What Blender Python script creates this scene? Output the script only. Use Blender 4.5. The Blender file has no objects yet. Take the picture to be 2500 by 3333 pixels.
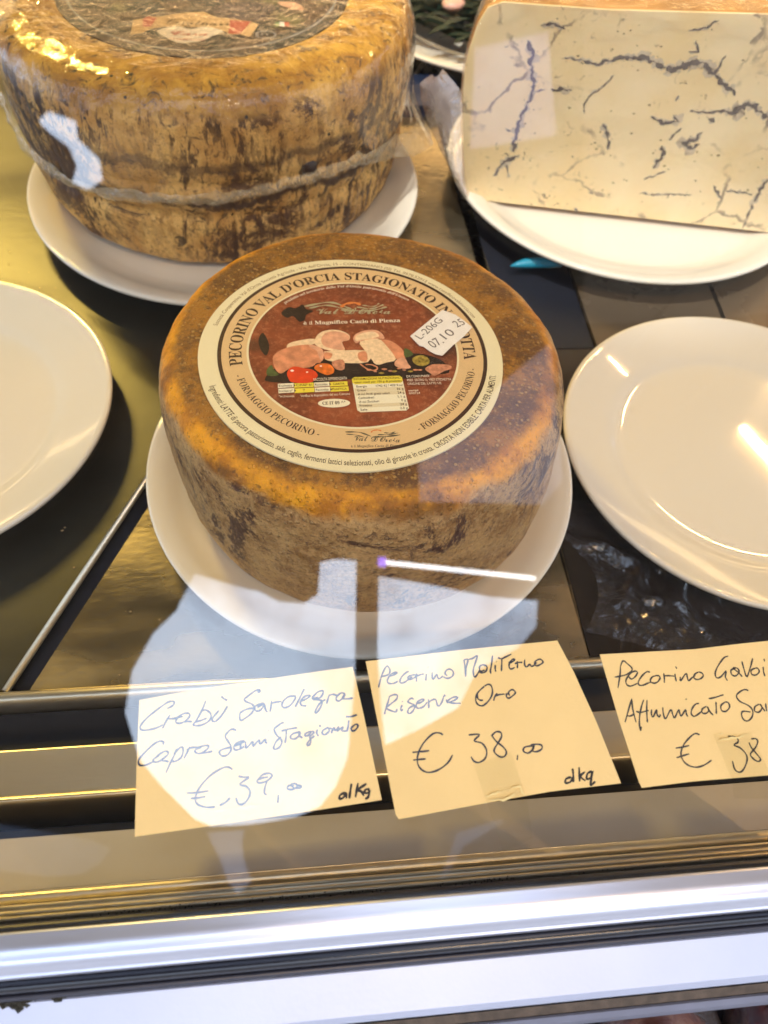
import bpy, bmesh, math, random
from mathutils import Vector, Matrix, noise
from mathutils.geometry import delaunay_2d_cdt
random.seed(7)
R=math.radians
sc=bpy.context.scene
col=sc.collection

# ---------------------------------------------------------------- camera
CAM=Vector((0,0,.33))
def cam_axes(pitch,roll,yaw):
    F=Vector((0,math.cos(pitch),-math.sin(pitch)));Rt=Vector((1,0,0));U=Rt.cross(F)
    c,s=math.cos(roll),math.sin(roll)
    r2=c*Rt+s*U;u2=-s*Rt+c*U
    M=Matrix.Rotation(-yaw,3,'Z')
    return M@F,M@r2,M@u2
F_,R_,U_=cam_axes(R(55.45),R(5.59),R(9.5))
cd=bpy.data.cameras.new('camera');cam=bpy.data.objects.new('camera',cd);col.objects.link(cam)
m=Matrix((R_,U_,-F_)).transposed().to_4x4();m.translation=CAM;cam.matrix_world=m
cd.sensor_fit='HORIZONTAL';cd.sensor_width=36;cd.lens=36.0;cd.clip_start=.01;cd.clip_end=500
cd.dof.use_dof=True;cd.dof.focus_distance=.29;cd.dof.aperture_fstop=17
sc.camera=cam
sc.render.resolution_x=768;sc.render.resolution_y=1024

# ---------------------------------------------------------------- sky, sun, exposure
SUN_EL,SUN_AZ=R(70),R(215)
w=bpy.data.worlds.new("World");sc.world=w;w.use_nodes=True
nt=w.node_tree;bg=nt.nodes['Background']
sky=nt.nodes.new('ShaderNodeTexSky');sky.sky_type='NISHITA';sky.sun_disc=False
sky.sun_elevation=SUN_EL;sky.sun_rotation=SUN_AZ;sky.dust_density=1.5;sky.air_density=1.0
tc=nt.nodes.new('ShaderNodeTexCoord');nz=nt.nodes.new('ShaderNodeTexNoise');nz.inputs['Scale'].default_value=7.5;nz.inputs['Detail'].default_value=10;nz.inputs['Roughness'].default_value=.55
nt.links.new(tc.outputs['Generated'],nz.inputs['Vector'])
cr=nt.nodes.new('ShaderNodeValToRGB');cr.color_ramp.elements[0].position=.27;cr.color_ramp.elements[1].position=.50
nt.links.new(nz.outputs['Fac'],cr.inputs['Fac'])
mx=nt.nodes.new('ShaderNodeMix');mx.data_type='RGBA'
nt.links.new(cr.outputs['Color'],mx.inputs['Factor']);nt.links.new(sky.outputs['Color'],mx.inputs['A']);mx.inputs['B'].default_value=(8.4,10.1,12.8,1)
nt.links.new(mx.outputs['Result'],bg.inputs['Color']);bg.inputs['Strength'].default_value=.15
sl=bpy.data.lights.new('sun','SUN');sl.energy=2.0;sl.angle=R(2);sl.color=(1,.95,.88)
so=bpy.data.objects.new('sun',sl);col.objects.link(so)
so.rotation_euler=(R(90)-SUN_EL,0,math.pi-SUN_AZ) 
sc.view_settings.view_transform='Standard';sc.view_settings.look='None';sc.view_settings.exposure=1.05;sc.view_settings.gamma=1
sc.cycles.max_bounces=12;sc.cycles.transparent_max_bounces=24;sc.cycles.glossy_bounces=6;sc.cycles.diffuse_bounces=5
sc.cycles.caustics_reflective=False;sc.cycles.caustics_refractive=False;sc.cycles.sample_clamp_indirect=6
sc.cycles.use_denoising=True

# ---------------------------------------------------------------- helpers
def link(o,parent=None):
    col.objects.link(o)
    if parent is not None:
        o.parent=parent;o.matrix_parent_inverse=Matrix.Translation(-parent.location)
    return o
def thing(name,label,cat,loc=(0,0,0),group=None):
    o=bpy.data.objects.new(name,None);o.location=loc;o.empty_display_size=.01;col.objects.link(o)
    o['label']=label;o['category']=cat
    if group:o['group']=group
    return o
def tag(o,label,cat,group=None):
    o['label']=label;o['category']=cat
    if group:o['group']=group
    return o
def mesh(name,verts,faces,mat,parent=None,smooth=False,kind=None,mats=None,mi=None):
    me=bpy.data.meshes.new(name);me.from_pydata([tuple(v) for v in verts],[],faces);
    if mats:
        for x in mats:me.materials.append(x)
        if mi:me.polygons.foreach_set('material_index',mi)
    elif mat:me.materials.append(mat)
    if smooth:me.polygons.foreach_set('use_smooth',[True]*len(me.polygons))
    me.update()
    o=bpy.data.objects.new(name,me);link(o,parent)
    if kind:o['kind']=kind
    return o
class MB:
    def __init__(s):s.v=[];s.f=[]
    def add(s,V,Fc):
        b=len(s.v);s.v+=[tuple(x) for x in V];s.f+=[tuple(i+b for i in f) for f in Fc]
    def build(s,name,mat,parent=None,smooth=False,kind=None):return mesh(name,s.v,s.f,mat,parent,smooth,kind)
def lathe(prof,c,n=128,close_top=True,close_bot=True,disp=None,tilt=None):
    V=[];Fc=[]
    m_=len(prof)
    for i in range(n):
        a=2*math.pi*i/n
        for j,(r,z) in enumerate(prof):
            p=Vector((c[0]+r*math.cos(a),c[1]+r*math.sin(a),c[2]+z))
            if disp:p=disp(p,a,j,r,z)
            V.append(p)
    for i in range(n):
        k=(i+1)%n
        for j in range(m_-1):Fc.append((i*m_+j,k*m_+j,k*m_+j+1,i*m_+j+1))
    if close_bot:Fc.append(tuple(i*m_ for i in reversed(range(n))))
    if close_top:Fc.append(tuple(i*m_+m_-1 for i in range(n)))
    return V,Fc
def prism(pts,x0,x1):   # closed (y,z) outline extruded along x
    n=len(pts);V=[(x0,y,z) for y,z in pts]+[(x1,y,z) for y,z in pts]
    Fc=[(i,(i+1)%n,(i+1)%n+n,i+n) for i in range(n)]+[tuple(reversed(range(n))),tuple(range(n,2*n))]
    return V,Fc
def box(x0,x1,y0,y1,z0,z1):
    V=[(x,y,z) for x in (x0,x1) for y in (y0,y1) for z in (z0,z1)]
    return V,[(0,1,3,2),(4,6,7,5),(0,4,5,1),(2,3,7,6),(0,2,6,4),(1,5,7,3)]
def tube(pts,r,n=10,cap=True):
    V=[];Fc=[];P=[Vector(p) for p in pts]
    up=Vector((0,0,1))
    for i,p in enumerate(P):
        t=(P[min(i+1,len(P)-1)]-P[max(i-1,0)]).normalized()
        a=t.cross(up)
        if a.length<1e-4:a=t.cross(Vector((1,0,0)))
        a.normalize();b=t.cross(a)
        rr=r[i] if isinstance(r,(list,tuple)) else r
        for k in range(n):
            th=2*math.pi*k/n;V.append(p+a*math.cos(th)*rr+b*math.sin(th)*rr)
    for i in range(len(P)-1):
        for k in range(n):
            l=(k+1)%n;Fc.append((i*n+k,i*n+l,(i+1)*n+l,(i+1)*n+k))
    if cap:Fc+= [tuple(reversed(range(n))),tuple(range((len(P)-1)*n,len(P)*n))]
    return V,Fc
def slab(pts3,nrm,t):   # polygon given as 3-D points, thickened by t along -nrm
    n=len(pts3);P=[Vector(p) for p in pts3];N=Vector(nrm)
    V=P+[p-N*t for p in P]
    Fc=[tuple(range(n)),tuple(reversed(range(n,2*n)))]+[((i+1)%n,i,i+n,(i+1)%n+n) for i in range(n)]
    return V,Fc
def smooth_line(pts,sub=4,closed=False):
    if len(pts)<3:return [Vector((p[0],p[1])) for p in pts]
    P=[Vector((p[0],p[1])) for p in pts]
    if closed:P=[P[-1]]+P+[P[0],P[1]]
    else:P=[P[0]*2-P[1]]+P+[P[-1]*2-P[-2]]
    out=[]
    for i in range(1,len(P)-2):
        for k in range(sub):
            t=k/sub;a,b,c_,d=P[i-1],P[i],P[i+1],P[i+2]
            out.append(.5*((2*b)+(c_-a)*t+(2*a-5*b+4*c_-d)*t*t+(3*b-a-3*c_+d)*t**3))
    if not closed:out.append(P[-2])
    return out
def ribbon(mb,pts,w,to3,h,jit=.15,rnd=None):
    """flat pen stroke; pts 2-D, to3(x,y,h) -> 3-D"""
    n=len(pts)
    if n<2:return
    L=[];Rr=[]
    for i in range(n):
        a=pts[max(i-1,0)];b=pts[min(i+1,n-1)];t=(b-a)
        if t.length<1e-9:t=Vector((1,0))
        t.normalize();nn=Vector((-t.y,t.x))
        ww=w*(1+jit*math.sin(i*.9+pts[0].x))*(.72 if i in (0,n-1) else 1)
        L.append(to3(*(pts[i]+nn*ww/2),h));Rr.append(to3(*(pts[i]-nn*ww/2),h))
    V=L+Rr;mb.add(V,[(n+i,n+i+1,i+1,i) for i in range(n-1)])

# ---------------------------------------------------------------- materials
def newmat(name):
    m_=bpy.data.materials.new(name);m_.use_nodes=True;n=m_.node_tree;return m_,n,n.nodes['Principled BSDF']
def P(name,colr,rough=.5,metal=0,bump=0,bscale=200,var=0,vscale=30,spec=.5,coat=0,emis=None,estr=0,sss=0,rvar=0,stretch=None):
    m_,n,b=newmat(name)
    b.inputs['Base Color'].default_value=(*colr,1);b.inputs['Roughness'].default_value=rough;b.inputs['Metallic'].default_value=metal
    b.inputs['Specular IOR Level'].default_value=spec;b.inputs['Coat Weight'].default_value=coat
    if sss:b.inputs['Subsurface Weight'].default_value=sss;b.inputs['Subsurface Radius'].default_value=(.01,.006,.003);b.inputs['Subsurface Scale'].default_value=.5
    if emis:b.inputs['Emission Color'].default_value=(*emis,1);b.inputs['Emission Strength'].default_value=estr
    t=n.nodes.new('ShaderNodeTexCoord');mp=n.nodes.new('ShaderNodeMapping');n.links.new(t.outputs['Object'],mp.inputs['Vector'])
    if stretch:mp.inputs['Scale'].default_value=stretch
    if var or rvar:
        z=n.nodes.new('ShaderNodeTexNoise');z.inputs['Scale'].default_value=vscale;z.inputs['Detail'].default_value=6;n.links.new(mp.outputs[0],z.inputs['Vector'])
        if var:
            mr=n.nodes.new('ShaderNodeMapRange');mr.inputs['From Min'].default_value=.3;mr.inputs['From Max'].default_value=.7;mr.inputs['To Min'].default_value=1-var;mr.inputs['To Max'].default_value=1+var
            n.links.new(z.outputs['Fac'],mr.inputs['Value'])
            v=n.nodes.new('ShaderNodeVectorMath');v.operation='SCALE';v.inputs[0].default_value=colr;n.links.new(mr.outputs[0],v.inputs['Scale']);n.links.new(v.outputs[0],b.inputs['Base Color'])
        if rvar:
            mr=n.nodes.new('ShaderNodeMapRange');mr.inputs['From Min'].default_value=.35;mr.inputs['From Max'].default_value=.65;mr.inputs['To Min'].default_value=max(.02,rough-rvar);mr.inputs['To Max'].default_value=rough+rvar
            n.links.new(z.outputs['Fac'],mr.inputs['Value']);n.links.new(mr.outputs[0],b.inputs['Roughness'])
    if bump:
        z2=n.nodes.new('ShaderNodeTexNoise');z2.inputs['Scale'].default_value=bscale;z2.inputs['Detail'].default_value=4;n.links.new(mp.outputs[0],z2.inputs['Vector'])
        bp=n.nodes.new('ShaderNodeBump');bp.inputs['Strength'].default_value=bump;bp.inputs['Distance'].default_value=.001;n.links.new(z2.outputs['Fac'],bp.inputs['Height']);n.links.new(bp.outputs[0],b.inputs['Normal'])
    return m_
def film_mat(name,f0,power,rough,bump,bscale,tint=(1,1,1),haze=0.0,hazecol=(.8,.75,.65),detail=3,stretch=None):
    """clear sheet: transparent + Schlick-weighted gloss (+ a little milky diffuse)"""
    m_=bpy.data.materials.new(name);m_.use_nodes=True;n=m_.node_tree;n.nodes.clear();N=n.nodes.new;L=n.links.new
    out=N('ShaderNodeOutputMaterial');tr=N('ShaderNodeBsdfTransparent');tr.inputs[0].default_value=(*tint,1)
    gl=N('ShaderNodeBsdfGlossy');gl.inputs['Roughness'].default_value=rough;gl.inputs['Color'].default_value=(1,1,1,1)
    ge=N('ShaderNodeNewGeometry');dot=N('ShaderNodeVectorMath');dot.operation='DOT_PRODUCT'
    if bump:
        t=N('ShaderNodeTexCoord');mp=N('ShaderNodeMapping');L(t.outputs['Object'],mp.inputs[0])
        if stretch:mp.inputs['Scale'].default_value=stretch
        z=N('ShaderNodeTexNoise');z.inputs['Scale'].default_value=bscale;z.inputs['Detail'].default_value=detail;z.inputs['Distortion'].default_value=1.2;L(mp.outputs[0],z.inputs['Vector'])
        bp=N('ShaderNodeBump');bp.inputs['Strength'].default_value=bump;bp.inputs['Distance'].default_value=.002;L(z.outputs['Fac'],bp.inputs['Height']);L(bp.outputs[0],gl.inputs['Normal']);nrm=bp.outputs[0]
    else:nrm=ge.outputs['Normal']
    L(nrm,dot.inputs[0]);L(ge.outputs['Incoming'],dot.inputs[1])
    ab=N('ShaderNodeMath');ab.operation='ABSOLUTE';L(dot.outputs['Value'],ab.inputs[0])
    s1=N('ShaderNodeMath');s1.operation='SUBTRACT';s1.inputs[0].default_value=1;L(ab.outputs[0],s1.inputs[1])
    pw=N('ShaderNodeMath');pw.operation='POWER';L(s1.outputs[0],pw.inputs[0]);pw.inputs[1].default_value=power
    ma=N('ShaderNodeMath');ma.operation='MULTIPLY_ADD';L(pw.outputs[0],ma.inputs[0]);ma.inputs[1].default_value=1-f0;ma.inputs[2].default_value=f0;ma.use_clamp=True
    ms=N('ShaderNodeMixShader');L(ma.outputs[0],ms.inputs[0]);L(gl.outputs[0],ms.inputs[2])
    if haze:
        df=N('ShaderNodeBsdfDiffuse');df.inputs[0].default_value=(*hazecol,1);m2=N('ShaderNodeMixShader');m2.inputs[0].default_value=haze;L(tr.outputs[0],m2.inputs[1]);L(df.outputs[0],m2.inputs[2]);L(m2.outputs[0],ms.inputs[1])
    else:L(tr.outputs[0],ms.inputs[1])
    L(ms.outputs[0],out.inputs[0]);return m_

M=dict(
 steel=P('satin_aluminium',(.62,.65,.78),.36,.8,.025,900,.05,60,rvar=.05,stretch=(.15,1,1)),
 panel=P('worn_aluminium_panel',(.44,.49,.64),.45,.3,.05,600,.05,22),
 ledge=P('grey_coated_ledge',(.36,.33,.285),.5,.1,.04,500,.06,40),
 gold_steel=P('warm_brushed_steel',(.62,.55,.40),.33,.8,.10,700,.10,35,stretch=(.25,1,1)),
 tray=P('brushed_tray_steel',(.30,.25,.16),.26,.85,.14,380,.35,26,rvar=.12,stretch=(.5,1,1)),
 tray_left=P('polished_tray_steel',(.080,.077,.060),.36,.8,.08,200,.30,14,rvar=.08,stretch=(.5,1,1)),
 tray_dark=P('dark_tray_steel',(.06,.048,.038),.18,.6,.05,300,.30,14,rvar=.08),
 brown_tile=P('brown_tray_base',(.16,.12,.075),.22,.45,.05,300,.18,12,rvar=.08),
 dark=P('black_channel',(.012,.014,.022),.45,.0,.05,300),
 darkbar=P('dark_channel_strip',(.05,.045,.04),.4,.3),
 rubber=P('black_rubber_seal',(.012,.013,.02),.22,0,.04,400,spec=.6),
 slate=P('slate_plastic_seal',(.035,.037,.055),.35,0,.04,400),
 brownstrip=P('dirty_brown_seal',(.075,.055,.04),.75,0,.3,900,.35,300),
 plate=P('glazed_white_porcelain',(.77,.72,.59),.035,0,.008,40,spec=.55),
 paper=P('card_paper',(.94,.71,.33),.75,0,.10,900,.03,60),
 ink=P('ballpoint_ink',(.02,.045,.11),.6),
 inkblack=P('black_marker_ink',(.015,.015,.02),.55),
 soil=P('black_grime',(.03,.028,.02),.95,0,.8,500,.4,200),
 added_canopy=P('added_canopy_cloth',(.05,.045,.042),.9,0,.2,80,.15,2),
)

# traced shapes: pen strokes, card outlines and tape in mm on the pane; added canopy gaps in metres; veins in mm on the cut face
CARD1=[[[-46.28,57.41],[-45.19,57.9],[-44.37,58.51],[-44.35,59.29],[-45.25,59.53],[-46.57,59.09],[-49.15,57.36],[-51.71,55.42],[-53.59,53.46],[-54.13,52.19],[-53.49,51.45],[-51.52,51.41],[-49.14,51.87],[-47.42,52.63]],[[-45.37,55.47],[-46.58,53.45],[-47.49,51.5]],[[-46.5,54.33],[-44.19,54.29],[-42.0,54.93]],[[-41.55,54.79],[-43.08,54.33],[-43.61,53.49],[-43.04,52.79],[-41.28,53.01],[-39.66,54.34],[-39.57,55.33],[-40.69,55.68],[-42.23,55.16],[-43.3,54.24]],[[-41.06,53.0],[-39.74,53.13],[-38.74,53.0]],[[-34.76,59.04],[-35.61,56.74],[-37.32,53.53],[-38.28,52.16],[-37.72,51.75],[-35.95,51.8],[-33.98,52.66],[-33.07,53.92],[-33.35,55.27],[-34.71,56.24],[-35.82,56.09]],[[-37.74,52.79],[-35.98,53.22],[-34.33,53.78]],[[-30.68,55.88],[-32.44,53.88],[-32.65,52.9],[-31.76,52.63],[-30.0,54.17],[-28.12,57.06],[-29.56,54.59]],[[-30.06,60.1],[-29.15,59.26],[-28.2,58.75]],[[-47.19,46.78],[-47.0,47.52],[-48.11,47.87],[-49.81,47.16],[-51.89,45.38],[-53.73,43.38],[-54.14,42.15],[-53.41,41.26],[-51.7,41.36],[-49.81,42.07]],[[-48.15,43.75],[-49.83,42.7],[-49.37,41.93],[-47.87,42.15],[-45.78,43.7],[-45.59,44.54],[-46.68,44.82],[-48.38,43.87],[-49.41,42.89]],[[-47.23,42.11],[-46.15,42.04],[-45.27,41.77]],[[-43.02,45.33],[-43.82,43.36],[-44.83,41.32],[-45.98,38.67]],[[-43.84,44.0],[-42.15,45.59],[-41.28,45.54],[-41.23,43.83],[-42.06,42.4],[-43.76,41.67],[-44.21,42.12]],[[-39.22,45.72],[-39.94,44.17],[-40.8,42.42]],[[-40.17,44.82],[-38.66,45.37],[-36.48,45.33]],[[-35.82,45.29],[-37.56,44.65],[-37.32,43.78],[-35.79,43.57],[-34.06,44.64],[-33.64,45.47],[-34.74,45.75],[-36.91,45.25]],[[-35.57,43.56],[-34.05,43.67],[-32.52,43.94]],[[-25.41,49.59],[-26.85,50.01],[-28.18,49.0],[-28.72,47.95],[-27.94,46.6],[-27.05,45.03],[-27.15,43.54],[-28.35,42.44],[-29.66,42.42],[-30.44,43.33],[-29.9,44.15],[-27.71,44.65],[-26.83,44.7]],[[-25.95,44.96],[-24.41,45.51],[-23.08,46.07],[-23.74,46.33],[-25.29,45.78],[-26.17,44.76],[-25.73,43.87],[-24.41,44.0],[-23.08,44.78]],[[-19.05,60.68],[-18.14,60.85],[-18.48,61.38],[-19.84,61.07],[-22.12,59.51],[-23.02,58.77],[-22.35,57.94],[-20.77,57.17],[-20.1,56.23],[-20.56,54.69],[-22.36,53.25],[-24.15,52.48],[-24.38,54.26],[-23.7,55.11],[-21.91,55.78],[-20.1,55.89]],[[-17.84,57.1],[-19.42,56.64],[-19.88,55.77],[-19.32,54.95],[-18.08,55.21],[-16.94,56.71],[-17.84,57.21],[-18.98,56.16],[-16.94,56.82],[-16.61,55.34],[-15.95,54.36]],[[-14.66,57.81],[-14.91,55.91],[-15.21,54.4]],[[-14.9,56.92],[-13.53,57.29],[-11.6,57.39]],[[-7.12,58.82],[-9.4,58.73],[-11.03,57.47],[-11.51,56.15],[-10.62,55.42],[-8.78,56.2],[-7.36,58.15],[-7.57,58.96]],[[-4.53,60.83],[-5.75,58.51],[-6.96,56.32],[-7.44,55.49],[-6.48,57.19]],[[-5.57,57.14],[-3.95,57.72],[-2.77,58.55],[-3.45,58.78],[-4.85,58.23],[-5.8,56.92],[-5.38,55.77],[-4.02,55.57]],[[-0.27,58.06],[-1.89,57.59],[-1.99,58.05],[-0.44,59.55],[0.96,59.93],[1.41,59.56],[0.66,58.12],[-0.75,57.41],[-1.9,57.36],[0.61,56.98],[0.79,55.84],[-0.19,54.1],[-1.14,53.15],[-1.23,53.94],[-0.37,55.46],[0.82,56.63],[1.99,57.13]],[[3.21,58.53],[2.68,57.08],[2.28,55.75]],[[2.97,58.32],[4.36,58.58],[5.72,58.15]],[[8.06,58.58],[6.92,58.88],[5.48,57.82],[5.32,56.92],[6.1,56.42],[7.54,57.47],[8.17,58.57],[7.29,57.26],[8.66,56.94],[10.52,57.1]],[[-24.37,45.94],[-23.93,46.34],[-24.15,45.06],[-24.37,44.21]],[[-22.71,46.15],[-22.61,45.18],[-22.39,44.19],[-20.61,45.91],[-20.51,45.04],[-20.29,44.7],[-18.61,46.32],[-18.51,45.56],[-18.18,45.1],[-16.72,46.42],[-16.62,45.65],[-16.19,45.08]],[[-15.8,49.02],[-15.58,48.94]],[[-11.05,50.99],[-11.84,50.82],[-13.66,49.61],[-14.01,48.97],[-13.26,47.39],[-11.94,46.0],[-11.85,44.91],[-12.66,43.66],[-14.0,43.28],[-14.21,43.98],[-13.51,45.45],[-11.93,46.87]],[[-11.89,48.51],[-9.64,48.91],[-7.05,49.19]],[[-10.32,48.52],[-10.48,46.56],[-10.81,44.84]],[[-6.52,47.83],[-8.33,47.51],[-9.13,46.69],[-8.82,46.01],[-7.47,46.04],[-6.09,47.37],[-6.75,47.96],[-6.33,46.73],[-5.46,46.01]],[[-2.92,47.93],[-4.52,47.27],[-4.66,46.51],[-3.64,46.77],[-2.59,47.8],[-2.04,47.33],[-3.2,46.31],[-3.02,45.2],[-3.28,44.13],[-4.08,43.64],[-4.05,44.4],[-3.0,45.64],[-1.85,46.44]],[[-0.87,48.35],[-1.14,47.27],[-0.62,46.25]],[[-0.14,49.63],[0.06,48.95]],[[1.84,48.4],[0.69,47.81],[0.65,46.82],[1.54,46.66],[2.72,47.68],[2.3,48.59],[1.84,48.4]],[[2.75,48.45],[3.64,48.06],[3.36,46.87],[4.23,48.47],[4.52,47.57],[5.71,48.59],[4.97,47.43],[5.9,47.92],[6.95,48.51],[6.56,47.44],[8.13,47.22]],[[8.88,50.39],[8.55,48.63],[8.13,47.11]],[[8.03,51.56],[9.51,51.47],[11.48,51.91]],[[10.74,49.05],[9.55,48.13],[9.51,47.36],[10.41,47.19],[11.49,48.23],[11.42,49.01],[10.74,49.05]],[[-26.52,38.31],[-27.85,39.07],[-29.75,38.82],[-33.14,36.93],[-36.1,33.86],[-37.23,31.07],[-36.56,29.25],[-34.12,28.3],[-31.51,28.18]],[[-30.21,28.52],[-28.54,29.22],[-27.23,30.38]],[[-39.8,32.61],[-36.81,32.48],[-33.45,32.78]],[[-38.64,30.99],[-36.41,31.02],[-34.36,31.23]],[[-24.8,36.29],[-23.28,35.89],[-21.76,35.72],[-24.42,33.97],[-22.52,33.29],[-21.39,31.77],[-21.78,30.0],[-23.29,28.49],[-24.79,28.6],[-25.47,30.25]],[[-16.04,35.4],[-17.57,35.32],[-19.29,34.71],[-18.73,33.94],[-16.44,34.33],[-14.89,35.69],[-15.64,36.48],[-17.56,36.24],[-19.1,34.88]],[[-16.24,34.68],[-17.03,32.55],[-17.16,30.93],[-16.49,30.53]],[[-13.08,30.29],[-13.31,27.97]],[[-8.45,32.51],[-9.98,32.61],[-10.38,31.73],[-8.86,31.45],[-7.5,32.26],[-8.05,33.03],[-9.21,32.92],[-8.28,31.77],[-6.56,31.83],[-6.35,32.36],[-7.69,32.46]]]
CARD1K=[[[6.79,29.46],[5.22,29.02],[4.86,27.96],[5.94,28.07],[6.97,29.26],[6.89,27.82]],[[8.66,31.88],[8.15,29.73],[7.77,27.76]],[[10.6,31.93],[10.1,29.96],[9.6,27.99]],[[13.11,31.58],[10.29,29.94],[11.42,29.5],[12.12,28.18]],[[13.97,29.87],[12.81,29.95],[12.36,29.07],[13.52,28.99],[13.95,29.69],[13.45,27.9],[12.44,27.25]]]
CARD2=[[[22.08,66.62],[21.12,65.62],[19.88,63.22],[18.76,59.89]],[[22.08,66.62],[22.77,65.17],[22.41,63.95],[21.13,63.41],[19.71,63.23]],[[22.34,63.08],[23.79,63.52],[25.08,64.15],[24.21,64.29],[22.73,63.58],[21.74,62.06],[21.85,61.18],[22.87,60.81],[23.94,60.97],[25.05,61.51]],[[28.83,64.37],[27.92,64.07],[26.39,62.84],[25.66,61.48],[26.05,60.79],[27.31,61.12],[28.43,61.84],[29.75,62.64]],[[29.79,63.16],[28.51,62.71],[28.27,62.02],[29.14,61.8],[30.61,62.41],[30.85,63.1],[29.79,63.16]],[[31.17,63.61],[31.04,62.21],[30.88,60.99]],[[30.81,62.58],[32.09,63.03],[33.54,63.26]],[[34.25,63.25],[34.05,62.03],[33.87,61.08]],[[35.01,65.51],[35.17,65.33]],[[36.17,63.67],[36.08,61.91],[36.39,61.45],[37.61,62.88],[37.86,61.81],[38.36,61.51],[39.51,62.24]],[[40.94,62.24],[40.29,62.9],[40.76,63.93],[41.88,64.31],[42.88,63.63],[42.84,62.39],[41.76,61.57],[40.5,61.47],[39.67,62.05]],[[21.96,56.85],[21.39,55.17],[20.55,53.17],[19.99,51.51]],[[21.87,56.85],[23.48,57.36],[24.51,57.03],[24.06,55.86],[22.77,54.91],[21.12,53.82],[20.89,53.15],[22.4,52.38],[23.59,52.05],[24.09,52.95]],[[25.75,54.04],[25.22,52.88],[25.43,52.28],[25.91,52.84]],[[25.84,55.15],[25.95,54.97]],[[29.56,55.52],[28.8,55.91],[27.68,55.12],[27.98,54.59],[29.49,53.81],[29.59,52.95],[28.79,51.81],[27.87,51.28],[27.3,51.73],[27.84,52.89],[29.11,53.49],[29.98,53.44]],[[30.57,54.09],[31.84,54.52],[32.77,55.15],[32.09,55.37],[30.8,54.76],[30.19,53.77],[30.29,52.91],[31.14,52.69],[32.41,53.12],[33.76,54.4]],[[34.19,55.24],[34.15,53.87],[34.01,52.42]],[[34.19,54.38],[35.4,54.99],[36.46,55.01],[36.82,53.36],[37.49,53.06],[38.52,54.46],[39.1,55.8],[39.68,56.28]],[[39.8,54.89],[39.91,54.2],[40.4,53.91],[42.23,54.4],[43.55,55.18],[42.88,55.48],[41.42,55.14],[40.08,54.19],[41.09,53.7],[42.48,53.52],[44.22,53.42]],[[46.84,67.0],[46.97,64.55],[46.79,61.65]],[[46.84,67.0],[48.18,67.02],[47.4,64.73],[46.79,61.65]],[[48.18,67.02],[49.76,67.34],[51.4,68.13],[50.4,65.77],[49.58,63.8],[49.42,61.99],[49.86,61.36],[50.79,62.31],[51.52,63.28]],[[53.18,63.38],[52.31,63.03],[51.63,63.27],[51.67,64.48],[52.57,65.04],[53.76,64.77],[54.07,63.94],[53.31,62.77],[52.05,62.54],[51.4,63.08]],[[56.33,67.84],[55.66,65.06],[55.03,63.07],[55.06,62.06]],[[56.86,64.79],[56.63,63.38],[56.78,62.67]],[[57.31,65.88],[57.44,65.77]],[[57.99,67.07],[59.18,66.7],[60.92,67.31],[62.57,67.98]],[[59.28,66.69],[58.92,64.47],[58.59,62.66]],[[61.27,65.35],[62.09,65.3],[63.44,66.04],[62.85,66.28],[61.68,65.32],[61.28,63.92],[61.79,63.18],[63.1,63.61]],[[64.21,65.59],[64.16,64.57],[63.88,63.32]],[[63.27,64.82],[64.56,65.16],[65.8,65.09]],[[66.75,65.95],[66.43,64.44],[66.92,63.55],[68.18,64.34],[68.5,63.71],[69.35,63.86],[70.54,64.81]],[[71.54,65.88],[70.19,65.24],[69.82,64.24],[70.37,63.7],[71.68,64.13],[72.62,64.79],[72.13,65.64],[71.54,65.88]],[[52.42,58.22],[50.29,56.56],[49.27,54.86],[49.28,53.29],[50.17,52.36],[51.58,52.37],[53.61,54.0],[54.79,56.09],[54.74,58.08],[53.82,58.77],[52.54,58.31]],[[49.84,56.2],[49.85,54.62],[50.58,53.99],[51.47,53.9]],[[56.28,55.81],[55.32,54.68],[54.86,53.53]],[[55.44,54.87],[56.61,55.29],[58.67,55.42]],[[60.06,55.18],[59.28,55.43],[59.14,54.45],[59.9,54.05],[61.44,54.9],[62.16,55.65],[61.67,56.47],[60.86,56.56],[59.94,55.78],[60.2,54.78]],[[37.65,44.18],[36.58,44.83],[34.55,44.69],[31.49,42.26],[29.39,38.96],[29.11,35.95],[30.71,33.97],[33.04,33.52],[35.91,34.37],[38.48,36.08],[39.98,38.07]],[[27.73,39.64],[30.05,39.67],[32.94,39.79]],[[27.77,37.36],[29.45,37.44],[31.64,37.48]],[[45.67,43.66],[49.04,43.56],[47.2,41.82],[49.53,40.89],[50.67,38.7],[49.98,36.45],[48.03,35.37],[46.46,35.74],[45.63,37.2]],[[52.76,43.2],[54.04,41.18],[55.86,39.51],[56.78,37.92],[56.07,36.62],[54.64,36.53],[53.18,37.77],[53.13,38.92],[54.6,40.75],[55.95,42.61],[55.63,43.88],[54.21,43.97],[52.85,43.0]],[[60.15,36.73],[59.82,35.23]],[[64.8,39.12],[62.71,38.87],[62.14,37.75],[63.67,37.08],[65.52,38.5],[64.83,39.31],[66.5,39.51],[68.08,39.1],[67.9,37.95],[66.16,37.3],[65.0,37.76],[65.85,39.25]]]
CARD2K=[[[75.86,29.23],[74.16,28.78],[73.77,27.68],[75.21,27.77],[76.44,29.0],[76.01,27.72]],[[76.69,31.63],[76.57,29.75],[76.21,27.7]],[[78.78,31.87],[78.53,29.99],[78.25,27.75]],[[80.37,30.43],[78.72,29.22],[80.1,27.81]],[[82.63,30.47],[81.08,29.82],[80.6,28.34],[81.88,28.63],[82.83,30.46],[82.01,28.25],[81.47,26.41],[83.09,27.42]]]
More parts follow.
